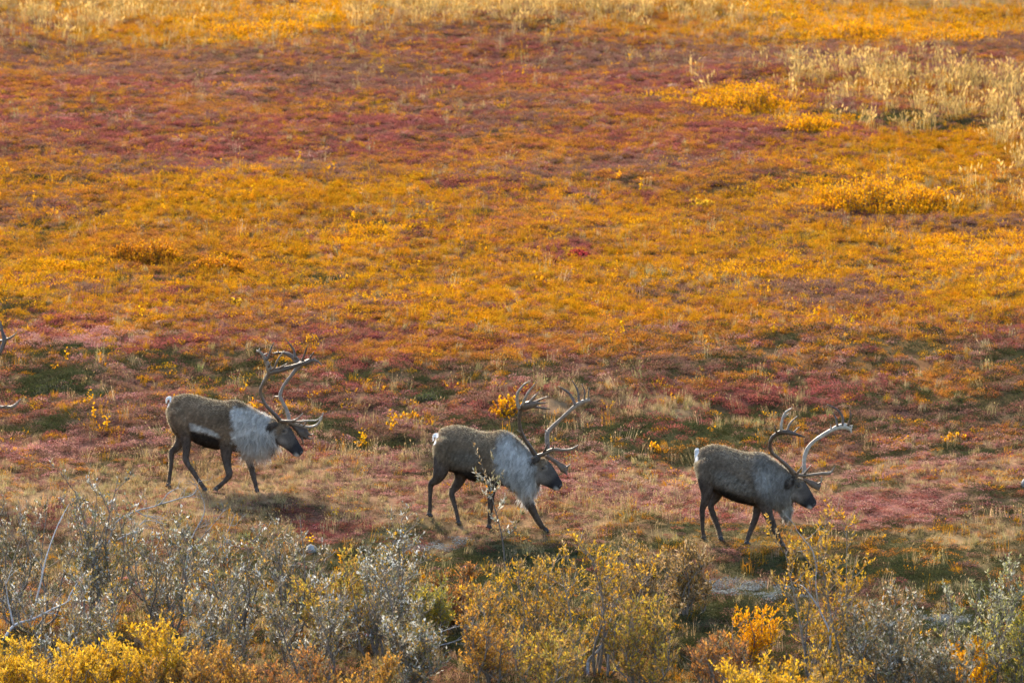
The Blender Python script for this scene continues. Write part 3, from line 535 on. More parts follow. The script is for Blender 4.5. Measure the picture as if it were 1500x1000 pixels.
emit('heath_cover', leafy, x, y, sp, [proto_heath(rng) for i in range(5)], M_LEAF_I, 'carpet of maroon, plum and rust coloured low heath leaves covering the hillside', 'heath', scale=(0.6, 1.05))
emit('sedge_grass', np.isin(sp, [S_['gold'], S_['straw']]) & ~isl & ~((sp == S_['gold']) & fine), x, y, sp, [proto_grass(rng) for i in range(5)], M_GRASS_I, 'short golden and straw coloured sedge tufts covering the hillside', 'grass', scale=(0.5, 0.85), tilt=0.3)
emit('crowberry_cover', (sp == S_['green']) & ~isl, x, y, sp, [proto_heath(rng, 160, 0.16, 0.09, 0.018, 0.008, 6) for i in range(4)], M_MOSS_I, 'dark green crowberry and moss mats in the hollows of the tundra', 'ground cover', scale=(0.65, 1.15))
emit('dwarf_birch_leaves', (sp == S_['yellow']) & ~isl, x, y, sp, [proto_sprig(rng, 8, (0.06, 0.17), 0.026, 0.017, 8, 0.16) for i in range(5)], M_LEAF_I, 'glowing orange and yellow dwarf birch sprigs spread over the golden slope', 'ground cover', scale=(0.5, 0.95))
LICH = np.array([0.34, 0.35, 0.33])
emit('lichen_cover', isl, x, y, sp, [proto_lichen(rng) for i in range(3)], M_MOSS_I, 'pale grey reindeer lichen crust on the bare ground near the shrubs', 'lichen', tint=lambda n: LICH * rng.uniform(0.6, 1.1, (n, 1)))
# thin dry grass standing through everything, and small lone orange sprigs
x, y = points(26); r = row_of(y); pr = np.interp(r, [0, 60, 100, 260, 300, 470, 520, 640, 690, 760, 800, 900], [.45, .3, .04, .05, .16, .2, .08, .10, .7, .7, .25, .2]) * sstep(-0.7, 0.6, fbm(x / 1.3, y / 1.7, 210))
k = rng.random(len(x)) < pr
sg = np.where(rng.random(len(x)) < np.interp(r, [0, 60, 250, 300, 470, 540], [.6, .8, .4, .1, .15, .85]), S_['straw'], S_['gold'])
emit('dry_grass', k, x, y, sg, [proto_grass(rng, 16, 0.16, 0.36, 0.0045, 0.09, 0.4, 4, (0.05, 0.009)) for i in range(5)], M_GRASS_I, 'thin dry grass stalks standing through the heath', 'grass', scale=(0.7, 1.15))
x, y = points(9, 54); r = row_of(y); pr = np.interp(r, [0, 90, 200, 240, 300, 470, 520, 560, 650, 700, 800], [.12, .015, .02, .12, .25, .25, .4, .55, .45, .12, .08]) * sstep(0.05, 0.75, fbm(x / 1.6, y / 1.8, 220)) * sstep(-0.2, 0.3, fbm(x / 0.5, y / 0.5, 221))
k = rng.random(len(x)) < pr
emit('orange_sprigs', k, x, y, np.full(len(x), S_['yellow']), [proto_sprig(rng, 3, (0.10, 0.30), 0.042, 0.028, 7, 0.10) for i in range(6)], M_LEAF_I, 'scattered small bright orange birch sprigs poking out of the heath', 'ground cover', scale=(0.7, 1.2))
# tall pale grass with plumes on the far slope
TALL = [make_patch(*p) for p in [(1290, 118, 120, 22, 'straw', 1), (1420, 128, 110, 24, 'straw', 1), (1240, 108, 60, 14, 'straw', .8), (1490, 215, 40, 30, 'straw', 1), (1450, 165, 90, 14, 'straw', 1), (1330, 190, 90, 10, 'straw', .5), (1480, 290, 70, 20, 'straw', .35), (860, 12, 180, 14, 'straw', .9), (130, 25, 130, 20, 'straw', .9), (640, 22, 130, 16, 'straw', 1), (1030, 22, 60, 12, 'straw', .7), (250, 22, 80, 12, 'straw', .6), (1400, 5, 120, 8, 'straw', .7), (600, -14, 800, 10, 'straw', .8)]]
x, y = points(11, 76, 112); tw = np.zeros(len(x))
for cx, cy_, ax, ay, _, a in TALL: tw = np.maximum(tw, a * np.exp(-(((x - cx + 0.5 * fbm(x / .9, y / .9, 8)) / ax) ** 2 + ((y - cy_) / ay) ** 2) ** 0.9))
k = rng.random(len(x)) < tw
emit('tall_grass', k, x, y, np.full(len(x), S_['straw']), [proto_grass(rng, 20, 0.20, 0.44, 0.006, 0.16, 0.45, 8, (0.11, 0.013)) for i in range(5)], M_GRASS_I, 'tall pale straw grass with feathery plumes high on the far slope', 'grass', scale=(0.75, 1.2), tint=lambda n: np.array([0.66, 0.46, 0.16]) * rng.uniform(0.6, 1.15, (n, 1)))

# ------------------------------------------------------------------ caribou
def poly_dist(Q, poly):
    """signed distance (inside positive) of points to a polygon"""
    poly = np.asarray(poly, float); d = np.full(len(Q), 1e9); inside = np.zeros(len(Q), bool)
    for a, b in zip(poly, np.roll(poly, -1, 0)):
        e = b - a; t = np.clip(((Q - a) @ e) / (e @ e), 0, 1); d = np.minimum(d, np.linalg.norm(Q - a - t[:, None] * e, axis=1))
        c = ((a[1] > Q[:, 1]) != (b[1] > Q[:, 1])); xx = a[0] + (Q[:, 1] - a[1]) / ((b[1] - a[1]) if b[1] != a[1] else 1e-9) * e[0]; inside ^= c & (Q[:, 0] < xx)
    return np.where(inside, d, -d)
def remesh(V, F, voxel, smooth):
    ob = bpy.data.objects.new('work', new_mesh('work', V, F)); COL.objects.link(ob)
    m = ob.modifiers.new('r', 'REMESH'); m.mode = 'VOXEL'; m.voxel_size = voxel
    m = ob.modifiers.new('s', 'SMOOTH'); m.factor = 0.5; m.iterations = smooth
    dg = bpy.context.evaluated_depsgraph_get(); dg.update(); ev = ob.evaluated_get(dg); me = ev.to_mesh()
    n = len(me.vertices); P = np.empty(n * 3, np.float32); me.vertices.foreach_get('co', P); N = np.empty(n * 3, np.float32); me.vertices.foreach_get('normal', N)
    me.calc_loop_triangles(); T = np.empty(len(me.loop_triangles) * 3, np.int32); me.loop_triangles.foreach_get('vertices', T)
    ev.to_mesh_clear(); old = ob.data; bpy.data.objects.remove(ob); bpy.data.meshes.remove(old)
    return P.reshape(-1, 3).astype(float), N.reshape(-1, 3).astype(float), T.reshape(-1, 3)
def section_loft(S, n=28):
    S = np.asarray(S, float); a = np.arange(n) * 2 * math.pi / n; m = len(S)                # x, zc, rz, w
    c, s = np.cos(a), np.sin(a); rings = []
    for x, zc, rz, w_ in S:
        rings.append(np.stack([np.full(n, x), w_ * s * (1 - 0.24 * c - 0.05 * c * c), zc + rz * np.sign(c) * np.abs(c) ** 0.93], 1))
    V = np.concatenate(rings); i = np.arange(m - 1)[:, None] * n; j = np.arange(n)[None, :]; j2 = (j + 1) % n
    F = np.concatenate([np.stack([i + j, i + n + j2, i + j2], -1).reshape(-1, 3), np.stack([i + j, i + n + j, i + n + j2], -1).reshape(-1, 3)])
    V = np.concatenate([V, [[S[0, 0] - S[0, 3] * 0.4, 0, S[0, 1]]], [[S[-1, 0] + S[-1, 3] * 0.3, 0, S[-1, 1]]]]); jj = np.arange(n); k2 = (jj + 1) % n
    F = np.concatenate([F, np.stack([jj, k2, np.full(n, m * n)], -1), np.stack([(m - 1) * n + k2, (m - 1) * n + jj, np.full(n, m * n + 1)], -1)])
    return V, F
def build_body(C, p):
    t = Tri(); k = p.k
    S = []
    for x, top, bot, w_ in C['torso']:
        a = p.loc(x, top); b = p.loc(x, bot); S.append((a[0], (a[2] + b[2]) / 2, (a[2] - b[2]) / 2, w_ * k))
    t.add(*section_loft(spline(S, 3)))
    def chain(pts, v, lat, n=16, kk=4):
        Q = np.array([np.append(p.loc(q[0], q[1], v if np.isscalar(v) else v[i]), [q[2] * k, (q[3] * k if len(q) > 3 else q[2] * k * lat)]) for i, q in enumerate(pts)])
        Q = spline(Q, kk); Q[:, 3:] = np.maximum(Q[:, 3:], 0.006)
        t.add(*tube(Q[:, :3], Q[:, 3], Q[:, 4], n, side=(0, 1, 0)))
    chain(C['head'], 0.0, 1)
    for sgn in (-1, 1): chain(C['ear'], [sgn * 0.06, sgn * 0.10, sgn * 0.14, sgn * 0.17], 0.45, 10)
    chain(C['tail'], 0.0, 0.75, 10)
    for e in C['extra']: chain(e, 0.0, 1)
    for sgn in (-1, 1):                                                                     # brow, cheek
        q = C['eye']; chain([(q[0] - 5, q[1] + 1, 3.5), (q[0], q[1] - 2, 4), (q[0] + 5, q[1] + 2, 3)], sgn * 0.065, 0.8, 10)
    for side, kind, pts, toe in C['legs']:
        v = LEGV[side]; fv = FOOTV[(id(C), side, kind)]; vs_ = list(np.interp(np.linspace(0, 1, len(pts)), [0, 0.15, 0.35, 1], [v * 0.55, v, v, fv]))
        big = max(q[2] for q in pts)
        pts = [(pts[0][0], pts[0][1] - 6, pts[0][2] * 0.45)] + list(pts); vs_ = [v * 0.3] + vs_
        pts2 = [(q[0], q[1], q[2], q[2] * (0.86 if q[2] > 9 else 0.82)) for q in pts]
        chain(pts2, vs_, 1)
    V, F, _ = t.arrays()
    return remesh(V, F, 0.013, 7)
def coat_colour(C, p, P, N, rng):
    Q = p.pix(P); n = len(P); nz = fbm(Q[:, 0] / 5, Q[:, 1] / 5, 300) * 0.5 + fbm(Q[:, 0] / 1.4, Q[:, 1] / 1.4, 301) * 0.5
    Q2 = Q + np.stack([nz * 3.0 + 4.0 * fbm(Q[:, 0] / 11, Q[:, 1] / 11, 303, 2), fbm(Q[:, 0] / 5, Q[:, 1] / 5, 302) * 3.5], 1)
    col = np.tile(np.array(C['tone']), (n, 1)) * (1 + 0.16 * nz + 0.28 * fbm(Q[:, 0] / 16, Q[:, 1] / 22, 304, 2))[:, None]
    def put(mask, c): 
        nonlocal col
        col = col * (1 - mask[:, None]) + np.array(c) * mask[:, None] * (1 + 0.14 * nz + 0.16 * fbm(Q[:, 0] / 13, Q[:, 1] / 7, 305, 2))[:, None]
    tx = np.array([s[0] for s in C['torso']]); tb = np.array([s[2] for s in C['torso']]); tt = np.array([s[1] for s in C['torso']])
    bot = np.interp(Q[:, 0], tx, tb); top = np.interp(Q[:, 0], tx, tt)
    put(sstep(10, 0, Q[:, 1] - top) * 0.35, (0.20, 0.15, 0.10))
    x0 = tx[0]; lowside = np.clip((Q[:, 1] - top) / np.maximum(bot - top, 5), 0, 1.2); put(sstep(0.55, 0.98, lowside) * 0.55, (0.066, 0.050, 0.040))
    streak = fbm((Q[:, 0] + 0.5 * Q[:, 1]) / 2.4, (Q[:, 1] - 0.5 * Q[:, 0]) / 9.0, 306, 3); clump = fbm(Q[:, 0] / 1.7, Q[:, 1] / 7.0, 307, 3)
    put(sstep(x0 + 7, x0 + 1, Q[:, 0]) * sstep(x0 + 60, x0 + 30, Q[:, 0]) * 0.55, (0.34, 0.26, 0.16))
    hd = np.array([(h[0], h[1]) for h in C['head']]); hx = hd[0, 0]
    legmask = np.zeros(n)
    for side, kind, pts, toe in C['legs']:
        L = np.array([(q[0], q[1]) for q in pts]); w_ = np.array([q[2] for q in pts]); s0 = 3
        for a, b, wa in zip(L[s0 - 1:-1], L[s0:], w_[s0 - 1:-1]):
            e = b - a; u = np.clip(((Q - a) @ e) / (e @ e), 0, 1); legmask = np.maximum(legmask, sstep(wa + 3.5, wa + 1, np.linalg.norm(Q - a - u[:, None] * e, axis=1)))
    low = sstep(bot - 16, bot + 4, Q[:, 1])
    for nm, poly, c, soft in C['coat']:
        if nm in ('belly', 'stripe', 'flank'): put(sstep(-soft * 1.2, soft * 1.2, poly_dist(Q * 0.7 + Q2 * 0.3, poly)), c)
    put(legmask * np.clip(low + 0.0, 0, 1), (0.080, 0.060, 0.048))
    for nm, poly, c, soft in C['coat']:
        if nm not in ('belly', 'stripe', 'flank'): put(sstep(-soft * 1.7, soft * 1.7, poly_dist(Q2, poly)) * (1 - legmask * low * 0.6), c)
    for side, kind, pts, toe in C['legs']:                                                  # pale hair above the hooves
        put(sstep(5.0, 2.0, np.linalg.norm(Q - np.array(pts[-1][:2]), axis=1)) * 0.6, (0.22, 0.18, 0.145))
    # head: dark face, paler brow ring, black nose, white lip
    ax = hd[-1] - hd[0]; ln = np.linalg.norm(ax); ax = ax / ln; along = ((Q - hd[0]) @ ax) / ln; perp = (Q - hd[0]) @ np.array([ax[1], -ax[0]])
    hm = sstep(0.12, 0.30, along + 0.05 * nz) * (Q[:, 0] > hx) * (np.abs(perp) < 24)
    put(hm, (0.090, 0.074, 0.062)); put(hm * sstep(0.66, 0.40, along) * sstep(3, -5, perp) * 0.9, (0.19, 0.16, 0.135))
    put(sstep(0.55, 0.75, along) * (Q[:, 0] > hx) * (np.abs(perp) < 14), (0.032, 0.028, 0.028)); nos = Q - (hd[-1] + np.array([ax[1], -ax[0]]) * 2.5); put(sstep(3.4, 1.6, np.linalg.norm(nos, axis=1)) * sstep(0.8, 1.6, np.linalg.norm(nos + np.array([0.4, 0.2]), axis=1)) * 0.8, (0.20, 0.20, 0.21))
    er = np.linalg.norm(Q - np.array(C['eye']), axis=1); put(sstep(6.5, 4, er) * sstep(1.5, 3.0, er) * 0.4 * hm, (0.25, 0.21, 0.17))
    put(sstep(0.80, 0.97, along) * sstep(-1, -5, perp) * (Q[:, 0] > hx + 15) * (along < 1.25) * (np.abs(perp) < 13), (0.55, 0.52, 0.48))
    put(sstep(0.94, 1.04, along) * sstep(-3, 0, perp) * (Q[:, 0] > hx + 15) * (along < 1.3) * (np.abs(perp) < 13), (0.02, 0.02, 0.022))
    tl = np.array([(q[0], q[1]) for q in C['tail']]); td = np.min(np.linalg.norm(Q[:, None] - tl[None], axis=2), axis=1); put(sstep(6.0, 4.0, td) * (Q[:, 0] < x0 + 4), (0.85, 0.83, 0.80))
    ear = np.array([(q[0], q[1]) for q in C['ear']]); ed = np.min(np.linalg.norm(Q[:, None] - ear[None], axis=2), axis=1); put(sstep(6, 3, ed) * (np.abs(P[:, 1]) > 0.085), (0.11, 0.09, 0.075))
    nkm = np.zeros(n)
    for nm, poly, c, soft in C['coat']:
        if nm == 'neck': nkm = sstep(-3, 5, poly_dist(Q, poly))
    col = col * (1 + (0.26 * streak * (1 - nkm) + 0.24 * clump * nkm) * (1 - hm))[:, None]
    return np.clip(col, 0.008, 0.9), Q, legmask * low, hm
def build_fur(C, p, P, N, T, rng, n):
    A = P[T[:, 0]]; B = P[T[:, 1]]; D = P[T[:, 2]]; ar = np.linalg.norm(np.cross(B - A, D - A), axis=1); k = rng.choice(len(T), n, p=ar / ar.sum())
    u = rng.random((n, 2)); f = u.sum(1) > 1; u[f] = 1 - u[f]; X = A[k] + (B - A)[k] * u[:, :1] + (D - A)[k] * u[:, 1:]
    Nn = unit(N[T[k, 0]] * (1 - u.sum(1))[:, None] + N[T[k, 1]] * u[:, :1] + N[T[k, 2]] * u[:, 1:])
    col, Q, leg, hm = coat_colour(C, p, X, Nn, rng)
    mane = sstep(-4, 3, poly_dist(Q, C['mane'])); nk = np.zeros(n)
    for nm, poly, c, soft in C['coat']:
        if nm == 'neck': nk = sstep(-4, 4, poly_dist(Q, poly))
    L = 0.028 + 0.055 * nk; L = L * (1 - mane) + C['mane_len'] * mane * rng.uniform(0.4, 1.15, n); L = np.where(leg > 0.5, 0.012, L); L = L * (1 - hm) + 0.010 * hm; tl = np.array([(q[0], q[1]) for q in C['tail']]); td = np.min(np.linalg.norm(Q[:, None] - tl[None], axis=2), axis=1); L = np.where(td < 5.5, 0.012, L); L = L * rng.uniform(0.6, 1.3, n)
    flow = np.tile([-1.0, 0, -0.45], (n, 1)); flow = flow * (1 - nk)[:, None] + np.array([-0.45, 0, -1.0]) * nk[:, None]; flow = flow * (1 - mane)[:, None] + np.array([-0.15, 0, -1.4]) * mane[:, None]
    flow[leg > 0.5] = (0, 0, -1); flow = flow * (1 - hm)[:, None] + np.array([-0.8, 0, 0.5]) * hm[:, None]
    tan = unit(flow - (flow * Nn).sum(1)[:, None] * Nn); dirn = unit(tan + Nn * 0.20 + rng.normal(size=(n, 3)) * 0.13); dirn = unit(dirn + np.array([0, 0, -0.8]) * mane[:, None])
    cell = np.floor(Q / np.array([2.2, 3.0]) + rng.normal(size=Q.shape) * 0.12); cv = np.stack([_hash(cell[:, 0], cell[:, 1], 400 + q) - 0.5 for q in range(3)], 1); dirn = unit(dirn + cv * (0.45 + 0.5 * nk + 0.3 * mane)[:, None] * (1 - hm)[:, None]); tone_c = 1 + 0.5 * (_hash(cell[:, 0], cell[:, 1], 404) - 0.5) * (1 - 0.7 * hm)
    s = unit(np.cross(dirn, Nn + 0.35 * rng.normal(size=(n, 3)))) * (0.0026 + 0.0008 * mane)[:, None]
    V = np.stack([X - s - Nn * 0.001, X + s - Nn * 0.001, X + dirn * L[:, None]], 1).reshape(-1, 3); F = np.arange(3 * n).reshape(-1, 3)
    up = rng.random(n) < 0.25
    dirn[up] = unit(dirn[up] + Nn[up] * rng.uniform(0.5, 1.3, (up.sum(), 1))); V = V.reshape(n, 3, 3); V[up, 2] = X[up] + dirn[up] * np.clip(L[up], 0.008, 0.05)[:, None]; V = V.reshape(-1, 3)
    c = col * rng.uniform(0.75, 1.3, (n, 1)) * tone_c[:, None]; rim_light = np.clip(sstep(0.25, 0.85, Nn[:, 2]) + 0.8 * sstep(-0.45, -0.9, Nn[:, 0]), 0, 1) * np.where(leg > 0.5, 0.35, 1.0) * (1 - 0.7 * hm); c[up] = c[up] * (1 - 0.3 * rim_light[up, None]) + np.array([0.62, 0.50, 0.33]) * rim_light[up, None]; c3 = np.repeat(c, 3, 0); c3[2::3] = c3[2::3] * 1.5 + 0.02
    return V, F, np.clip(c3, 0.005, 0.92), np.repeat(unit(Nn + 0.35 * dirn), 3, 0)
def build_antler(A, p, rng):
    t = Tri()
    for pts, v0, v1, flat, c0, c1 in A:
        n = len(pts); u = np.linspace(0, 1, n); w_ = spline([list(q) for q in pts], 5); uu = np.linspace(0, 1, len(w_)); v = v0 + (v1 - v0) * np.sin(uu * math.pi / 2)
        X = np.array([p.loc(a[0] - p.dx, a[1] - p.dy, vv) for a, vv in zip(w_, v)]); r = np.maximum(w_[:, 2] * 1.06, 0.3) * p.k * (1 + 0.10 * fbm(np.arange(len(w_)) / 2.5 + pts[0][0], np.full(len(w_), pts[0][1]), 17))
        fl = np.where(w_[:, 2] > 3.0, flat, np.maximum(flat, 0.75))
        V, F = tube(X, r, r * fl, 9, side=(0, 1, 0)); cc = np.array(c0) * (1 - uu)[:, None] + np.array(c1) * uu[:, None]; tipc = sstep(0.8, 1.0, uu)[:, None] * (0.5 if pts[-1][2] < 0.7 else 0.0); cc = cc * (1 - tipc) + np.array(LT) * tipc
        t.add(V + rng.normal(size=V.shape) * 0.0010, F, np.concatenate([np.repeat(cc, 9, 0), cc[:1], cc[-1:]]))
    return t
def build_hoof(p, q, toe, prev, v):
    """two pointed toes and the dew claws"""
    t = Tri(); k = p.k; b = p.loc(q[0], q[1], v); a = math.radians(12); fx = 3.6 * k * (0.6 + 0.5 * toe); dn = 3.4 * k
    for s in (-1, 1):
        o = np.array([0, s * 0.017, 0]); P = np.array([b + o * 0.6 + [-0.005, 0, 0.02], b + o + [fx * 0.25, 0, -dn * 0.45], b + o * 1.25 + [fx * 0.75, 0, -dn * 0.85], b + o * 0.9 + [fx * 1.35, 0, -dn * 1.02]])
        t.add(*tube(spline(P, 3), spline([[0.026], [0.027], [0.020], [0.006]], 3)[:, 0], spline([[0.016], [0.018], [0.015], [0.005]], 3)[:, 0], 8, side=(0, 1, 0)))
        P = np.array([b + o + [-0.015, 0, 0.0], b + o * 1.1 + [-0.038, 0, -dn * 0.55]]); t.add(*tube(spline(P, 2), [0.010, 0.008, 0.004], None, 6, side=(0, 1, 0)))
    return t
CARIBOU_LABEL = ['bull caribou with a white flank stripe and tall overlapping antlers, one foreleg bent',
                 'middle bull caribou of the file, white bib, a leafy twig crossing its side',
                 'grey brown bull caribou leading on the right, pointed throat beard, pale wide antler',
                 'caribou entering at the left edge, only antler tips inside the picture']
bodies = {}
for i, ((C, AN, AF), p) in enumerate(zip(HERD, PL)):
    rg = np.random.default_rng(100 + i)
    root = bpy.data.objects.new('caribou', None); COL.objects.link(root); root.empty_display_size = 0.2
    root.location = p.root; root.rotation_euler = (0, 0, -p.yaw); tag(root, CARIBOU_LABEL[i], 'caribou', 'caribou bulls walking in single file')
    P, N, T = build_body(C, p)
    col, Q, leg, hm = coat_colour(C, p, P, N, rg)
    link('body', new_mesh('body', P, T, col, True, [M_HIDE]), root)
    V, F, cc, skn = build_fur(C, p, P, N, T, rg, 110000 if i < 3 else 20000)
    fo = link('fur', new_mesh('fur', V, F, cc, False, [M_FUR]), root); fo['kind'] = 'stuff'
    at = fo.data.attributes.new('skin', 'FLOAT_VECTOR', 'POINT'); at.data.foreach_set('vector', np.ascontiguousarray(skn, np.float32).ravel())
    for A in (AN, AF): link('antler', build_antler(A, p, rg).mesh('antler', M_ANTLER, True), root)
    for sgn in (-1, 1):
        b = p.loc(C['eye'][0] + 1.0, C['eye'][1], 0); b[1] = sgn * 0.099; a = np.linspace(-1, 1, 7)
        link('eye', (lambda t: (t.add(*tube(b + np.stack([a * 0.016, 0 * a, 0 * a], 1), 0.015 * np.sqrt(1.01 - a * a), 0.012 * np.sqrt(1.01 - a * a), 10, side=(0, 1, 0))), t.mesh('eye', M_EYE, True))[1])(Tri()), root)
    for side, kind, pts, toe in C['legs']:
        link('hoof', build_hoof(p, pts[-1], toe, pts[-2], FOOTV[(id(C), side, kind)]).mesh('hoof', M_HORN, True), root)

# ------------------------------------------------------------------ shrubs
LP = dict(
    silver=[(0.56, 0.58, 0.55), (0.52, 0.53, 0.49), (0.46, 0.45, 0.40), (0.19, 0.21, 0.14), (0.40, 0.30, 0.17), (0.24, 0.23, 0.18), (0.15, 0.15, 0.10), (0.34, 0.26, 0.16), (0.12, 0.10, 0.07), (0.20, 0.18, 0.13), (0.20, 0.17, 0.06), (0.46, 0.27, 0.05), (0.50, 0.30, 0.04), (0.30, 0.24, 0.10), (0.24, 0.22, 0.08)],
    silver_tan=[(0.56, 0.55, 0.49), (0.19, 0.20, 0.11), (0.46, 0.36, 0.22), (0.40, 0.38, 0.31), (0.40, 0.26, 0.13), (0.20, 0.18, 0.11), (0.42, 0.26, 0.08), (0.14, 0.11, 0.06), (0.28, 0.24, 0.15), (0.18, 0.15, 0.06)],
    tan=[(0.42, 0.27, 0.12), (0.30, 0.18, 0.07), (0.44, 0.33, 0.19), (0.22, 0.15, 0.07), (0.46, 0.26, 0.05), (0.18, 0.14, 0.06)],
    tan_yellow=[(0.64, 0.38, 0.02), (0.66, 0.41, 0.03), (0.50, 0.31, 0.07), (0.58, 0.33, 0.03), (0.42, 0.30, 0.14), (0.32, 0.20, 0.06), (0.60, 0.28, 0.02), (0.24, 0.19, 0.06), (0.20, 0.13, 0.05)],
    yellow=[(0.78, 0.46, 0.02), (0.74, 0.40, 0.02), (0.60, 0.38, 0.04), (0.80, 0.52, 0.05), (0.50, 0.30, 0.05)],
    yellow_olive=[(0.60, 0.40, 0.04), (0.34, 0.28, 0.06), (0.52, 0.30, 0.06), (0.28, 0.20, 0.06), (0.42, 0.24, 0.07)],
    lime=[(0.46, 0.38, 0.05), (0.30, 0.28, 0.07), (0.58, 0.40, 0.04), (0.24, 0.23, 0.08), (0.40, 0.34, 0.16)],
    rust=[(0.44, 0.18, 0.05), (0.36, 0.15, 0.05), (0.50, 0.25, 0.06), (0.24, 0.12, 0.05), (0.20, 0.15, 0.06)],
    amber=[(0.60, 0.30, 0.04), (0.48, 0.22, 0.04), (0.62, 0.36, 0.06), (0.34, 0.18, 0.05), (0.26, 0.18, 0.06)],
    orange=[(0.78, 0.36, 0.006), (0.82, 0.42, 0.008), (0.70, 0.28, 0.008), (0.74, 0.39, 0.012)],
    olive=[(0.30, 0.30, 0.14), (0.40, 0.38, 0.24), (0.46, 0.40, 0.10), (0.22, 0.22, 0.10), (0.50, 0.48, 0.36)],
    flame=[(0.62, 0.25, 0.012), (0.54, 0.20, 0.016), (0.68, 0.33, 0.012), (0.46, 0.18, 0.02)],
    crimson=[(0.40, 0.05, 0.05), (0.32, 0.045, 0.05), (0.46, 0.10, 0.06)],
    maroon=[(0.26, 0.05, 0.05), (0.22, 0.045, 0.055), (0.32, 0.08, 0.06)],
    green=[(0.06, 0.085, 0.025), (0.09, 0.11, 0.03), (0.045, 0.06, 0.03), (0.14, 0.13, 0.04)])
LP = {k: np.array(v) for k, v in LP.items()}
def grow(b, d, L, rng, bend=0.25, up=0.2, n=4):
    P = [b]; d = unit(d)
    for i in range(n):
        d = unit(d + rng.normal(size=3) * bend + np.array([0, 0, up])); P.append(P[-1] + d * L / n)
    return np.array(P)
def leaves_along(lt, P, rng, per, leaf, wid, cols, t0=0.25):
    u = rng.uniform(t0, 1.03, per); k = np.minimum((u * (len(P) - 1)).astype(int), len(P) - 2); f = (u * (len(P) - 1) - k)[:, None]
    X = P[k] * (1 - f) + P[k + 1] * f; T = unit(P[k + 1] - P[k]); D = unit(T * 0.8 + rng.normal(size=(per, 3)) * 0.55 + np.array([0, 0, 0.35]))
    V, F = leaf_tris(X, D, leaf * rng.uniform(0.65, 1.25, per), wid * rng.uniform(0.7, 1.2, per), rng, 0.08)
    base = cols[rng.integers(len(cols))]; other = cols[rng.integers(0, len(cols), per)]; m = rng.random((per, 1)) < 0.55
    c = np.where(m, base, other) * rng.uniform(0.65, 1.25, (per, 1)); lt.add(V, F, np.repeat(np.clip(c, 0.01, 0.92), 4, 0))
BARK = np.array([0.14, 0.115, 0.092])
def shrub_meshes(rng, H, W, pal, stems=6, sec=12, ter=6, per=10, leaf=0.048, wid=0.018, bare=0.0, bark=BARK):
    bt, lt = Tri(), Tri(); cols = LP[pal]
    for s in range(stems):
        a = 6.283 * s / stems + rng.uniform(-0.5, 0.5); out = rng.uniform(0.15, 1.0) * W * 0.42; h = H * rng.uniform(0.72, 1.0) * (1 - 0.25 * (out / (W * 0.5)) ** 2)
        if s == 0: out *= 0.25; h = H
        dv = np.array([math.cos(a), math.sin(a), 0]); b = dv * rng.uniform(0, 0.12) * W + np.array([0, 0, -0.06])
        c = [b, b + dv * out * 0.35 + [0, 0, h * 0.22], b + dv * out * 0.75 + [0, 0, h * 0.55], b + dv * out + [0, 0, h]]
        c = np.array(c) + np.concatenate([[[0, 0, 0]], rng.normal(size=(3, 3)) * 0.05 * H * np.array([1, 1, 0.4])]); P = spline(c, 4); r0 = 0.010 + 0.008 * H
        V, F = tube(P, np.linspace(r0, 0.003, len(P)), None, 5); bt.add(V, F, bark * rng.uniform(0.8, 1.5))
        for j in range(sec):
            t = rng.uniform(0.22, 1.0); k = min(int(t * (len(P) - 1)), len(P) - 2); q = P[k] + (P[k + 1] - P[k]) * (t * (len(P) - 1) - k); az = rng.uniform(0, 6.283)
            d = unit(P[k + 1] - P[k]) * 0.6 + np.array([math.cos(az), math.sin(az), 0.15]); L = H * rng.uniform(0.18, 0.36) * (1.15 - 0.5 * t)
            S = grow(q, d, L, rng, 0.28, 0.22, 4); V, F = tube(S, np.linspace(0.006, 0.002, 5), None, 4, cap=False); bt.add(V, F, bark * rng.uniform(0.8, 1.7))
            if rng.random() > bare: leaves_along(lt, S, rng, per, leaf, wid, cols, 0.5)
            for q3 in range(ter):
                u = rng.uniform(0.2, 1.0); kk = min(int(u * 4), 3); q0 = S[kk] + (S[kk + 1] - S[kk]) * (u * 4 - kk); az = rng.uniform(0, 6.283)
                U = grow(q0, unit(S[kk + 1] - S[kk]) * 0.6 + np.array([math.cos(az), math.sin(az), 0.3]) * 0.8, rng.uniform(0.09, 0.20), rng, 0.25, 0.3, 2)
                V, F = tube(U, [0.0030, 0.0022, 0.0012], None, 3, cap=False); bt.add(V, F, bark * rng.uniform(0.9, 1.8))
                if rng.random() > bare: leaves_along(lt, U, rng, per, leaf, wid, cols, 0.1)
    return bt, lt
def thing(name, loc, label, cat, group=None):
    o = bpy.data.objects.new(name, None); COL.objects.link(o); o.location = loc; o.empty_display_size = 0.2; return tag(o, label, cat, group)
def put_shrub(name, px, base, top, width, pal, label, seed, group='willow shrubs in the foreground', cat='shrub', **kw):
    g = ground_at(px, base); k = g[1] / FPX; r_ = np.random.default_rng(seed); root = thing(name, g, label, cat, group)
    kw['stems'] = kw.get('stems', 6) + 2; bt, lt = shrub_meshes(r_, (base - top) * k, width * k * 1.15, pal, **kw)
    link('branches', bt.mesh('branches', M_BARK, True), root)['kind'] = 'stuff'; link('foliage', lt.mesh('foliage', M_LEAF), root)['kind'] = 'stuff'
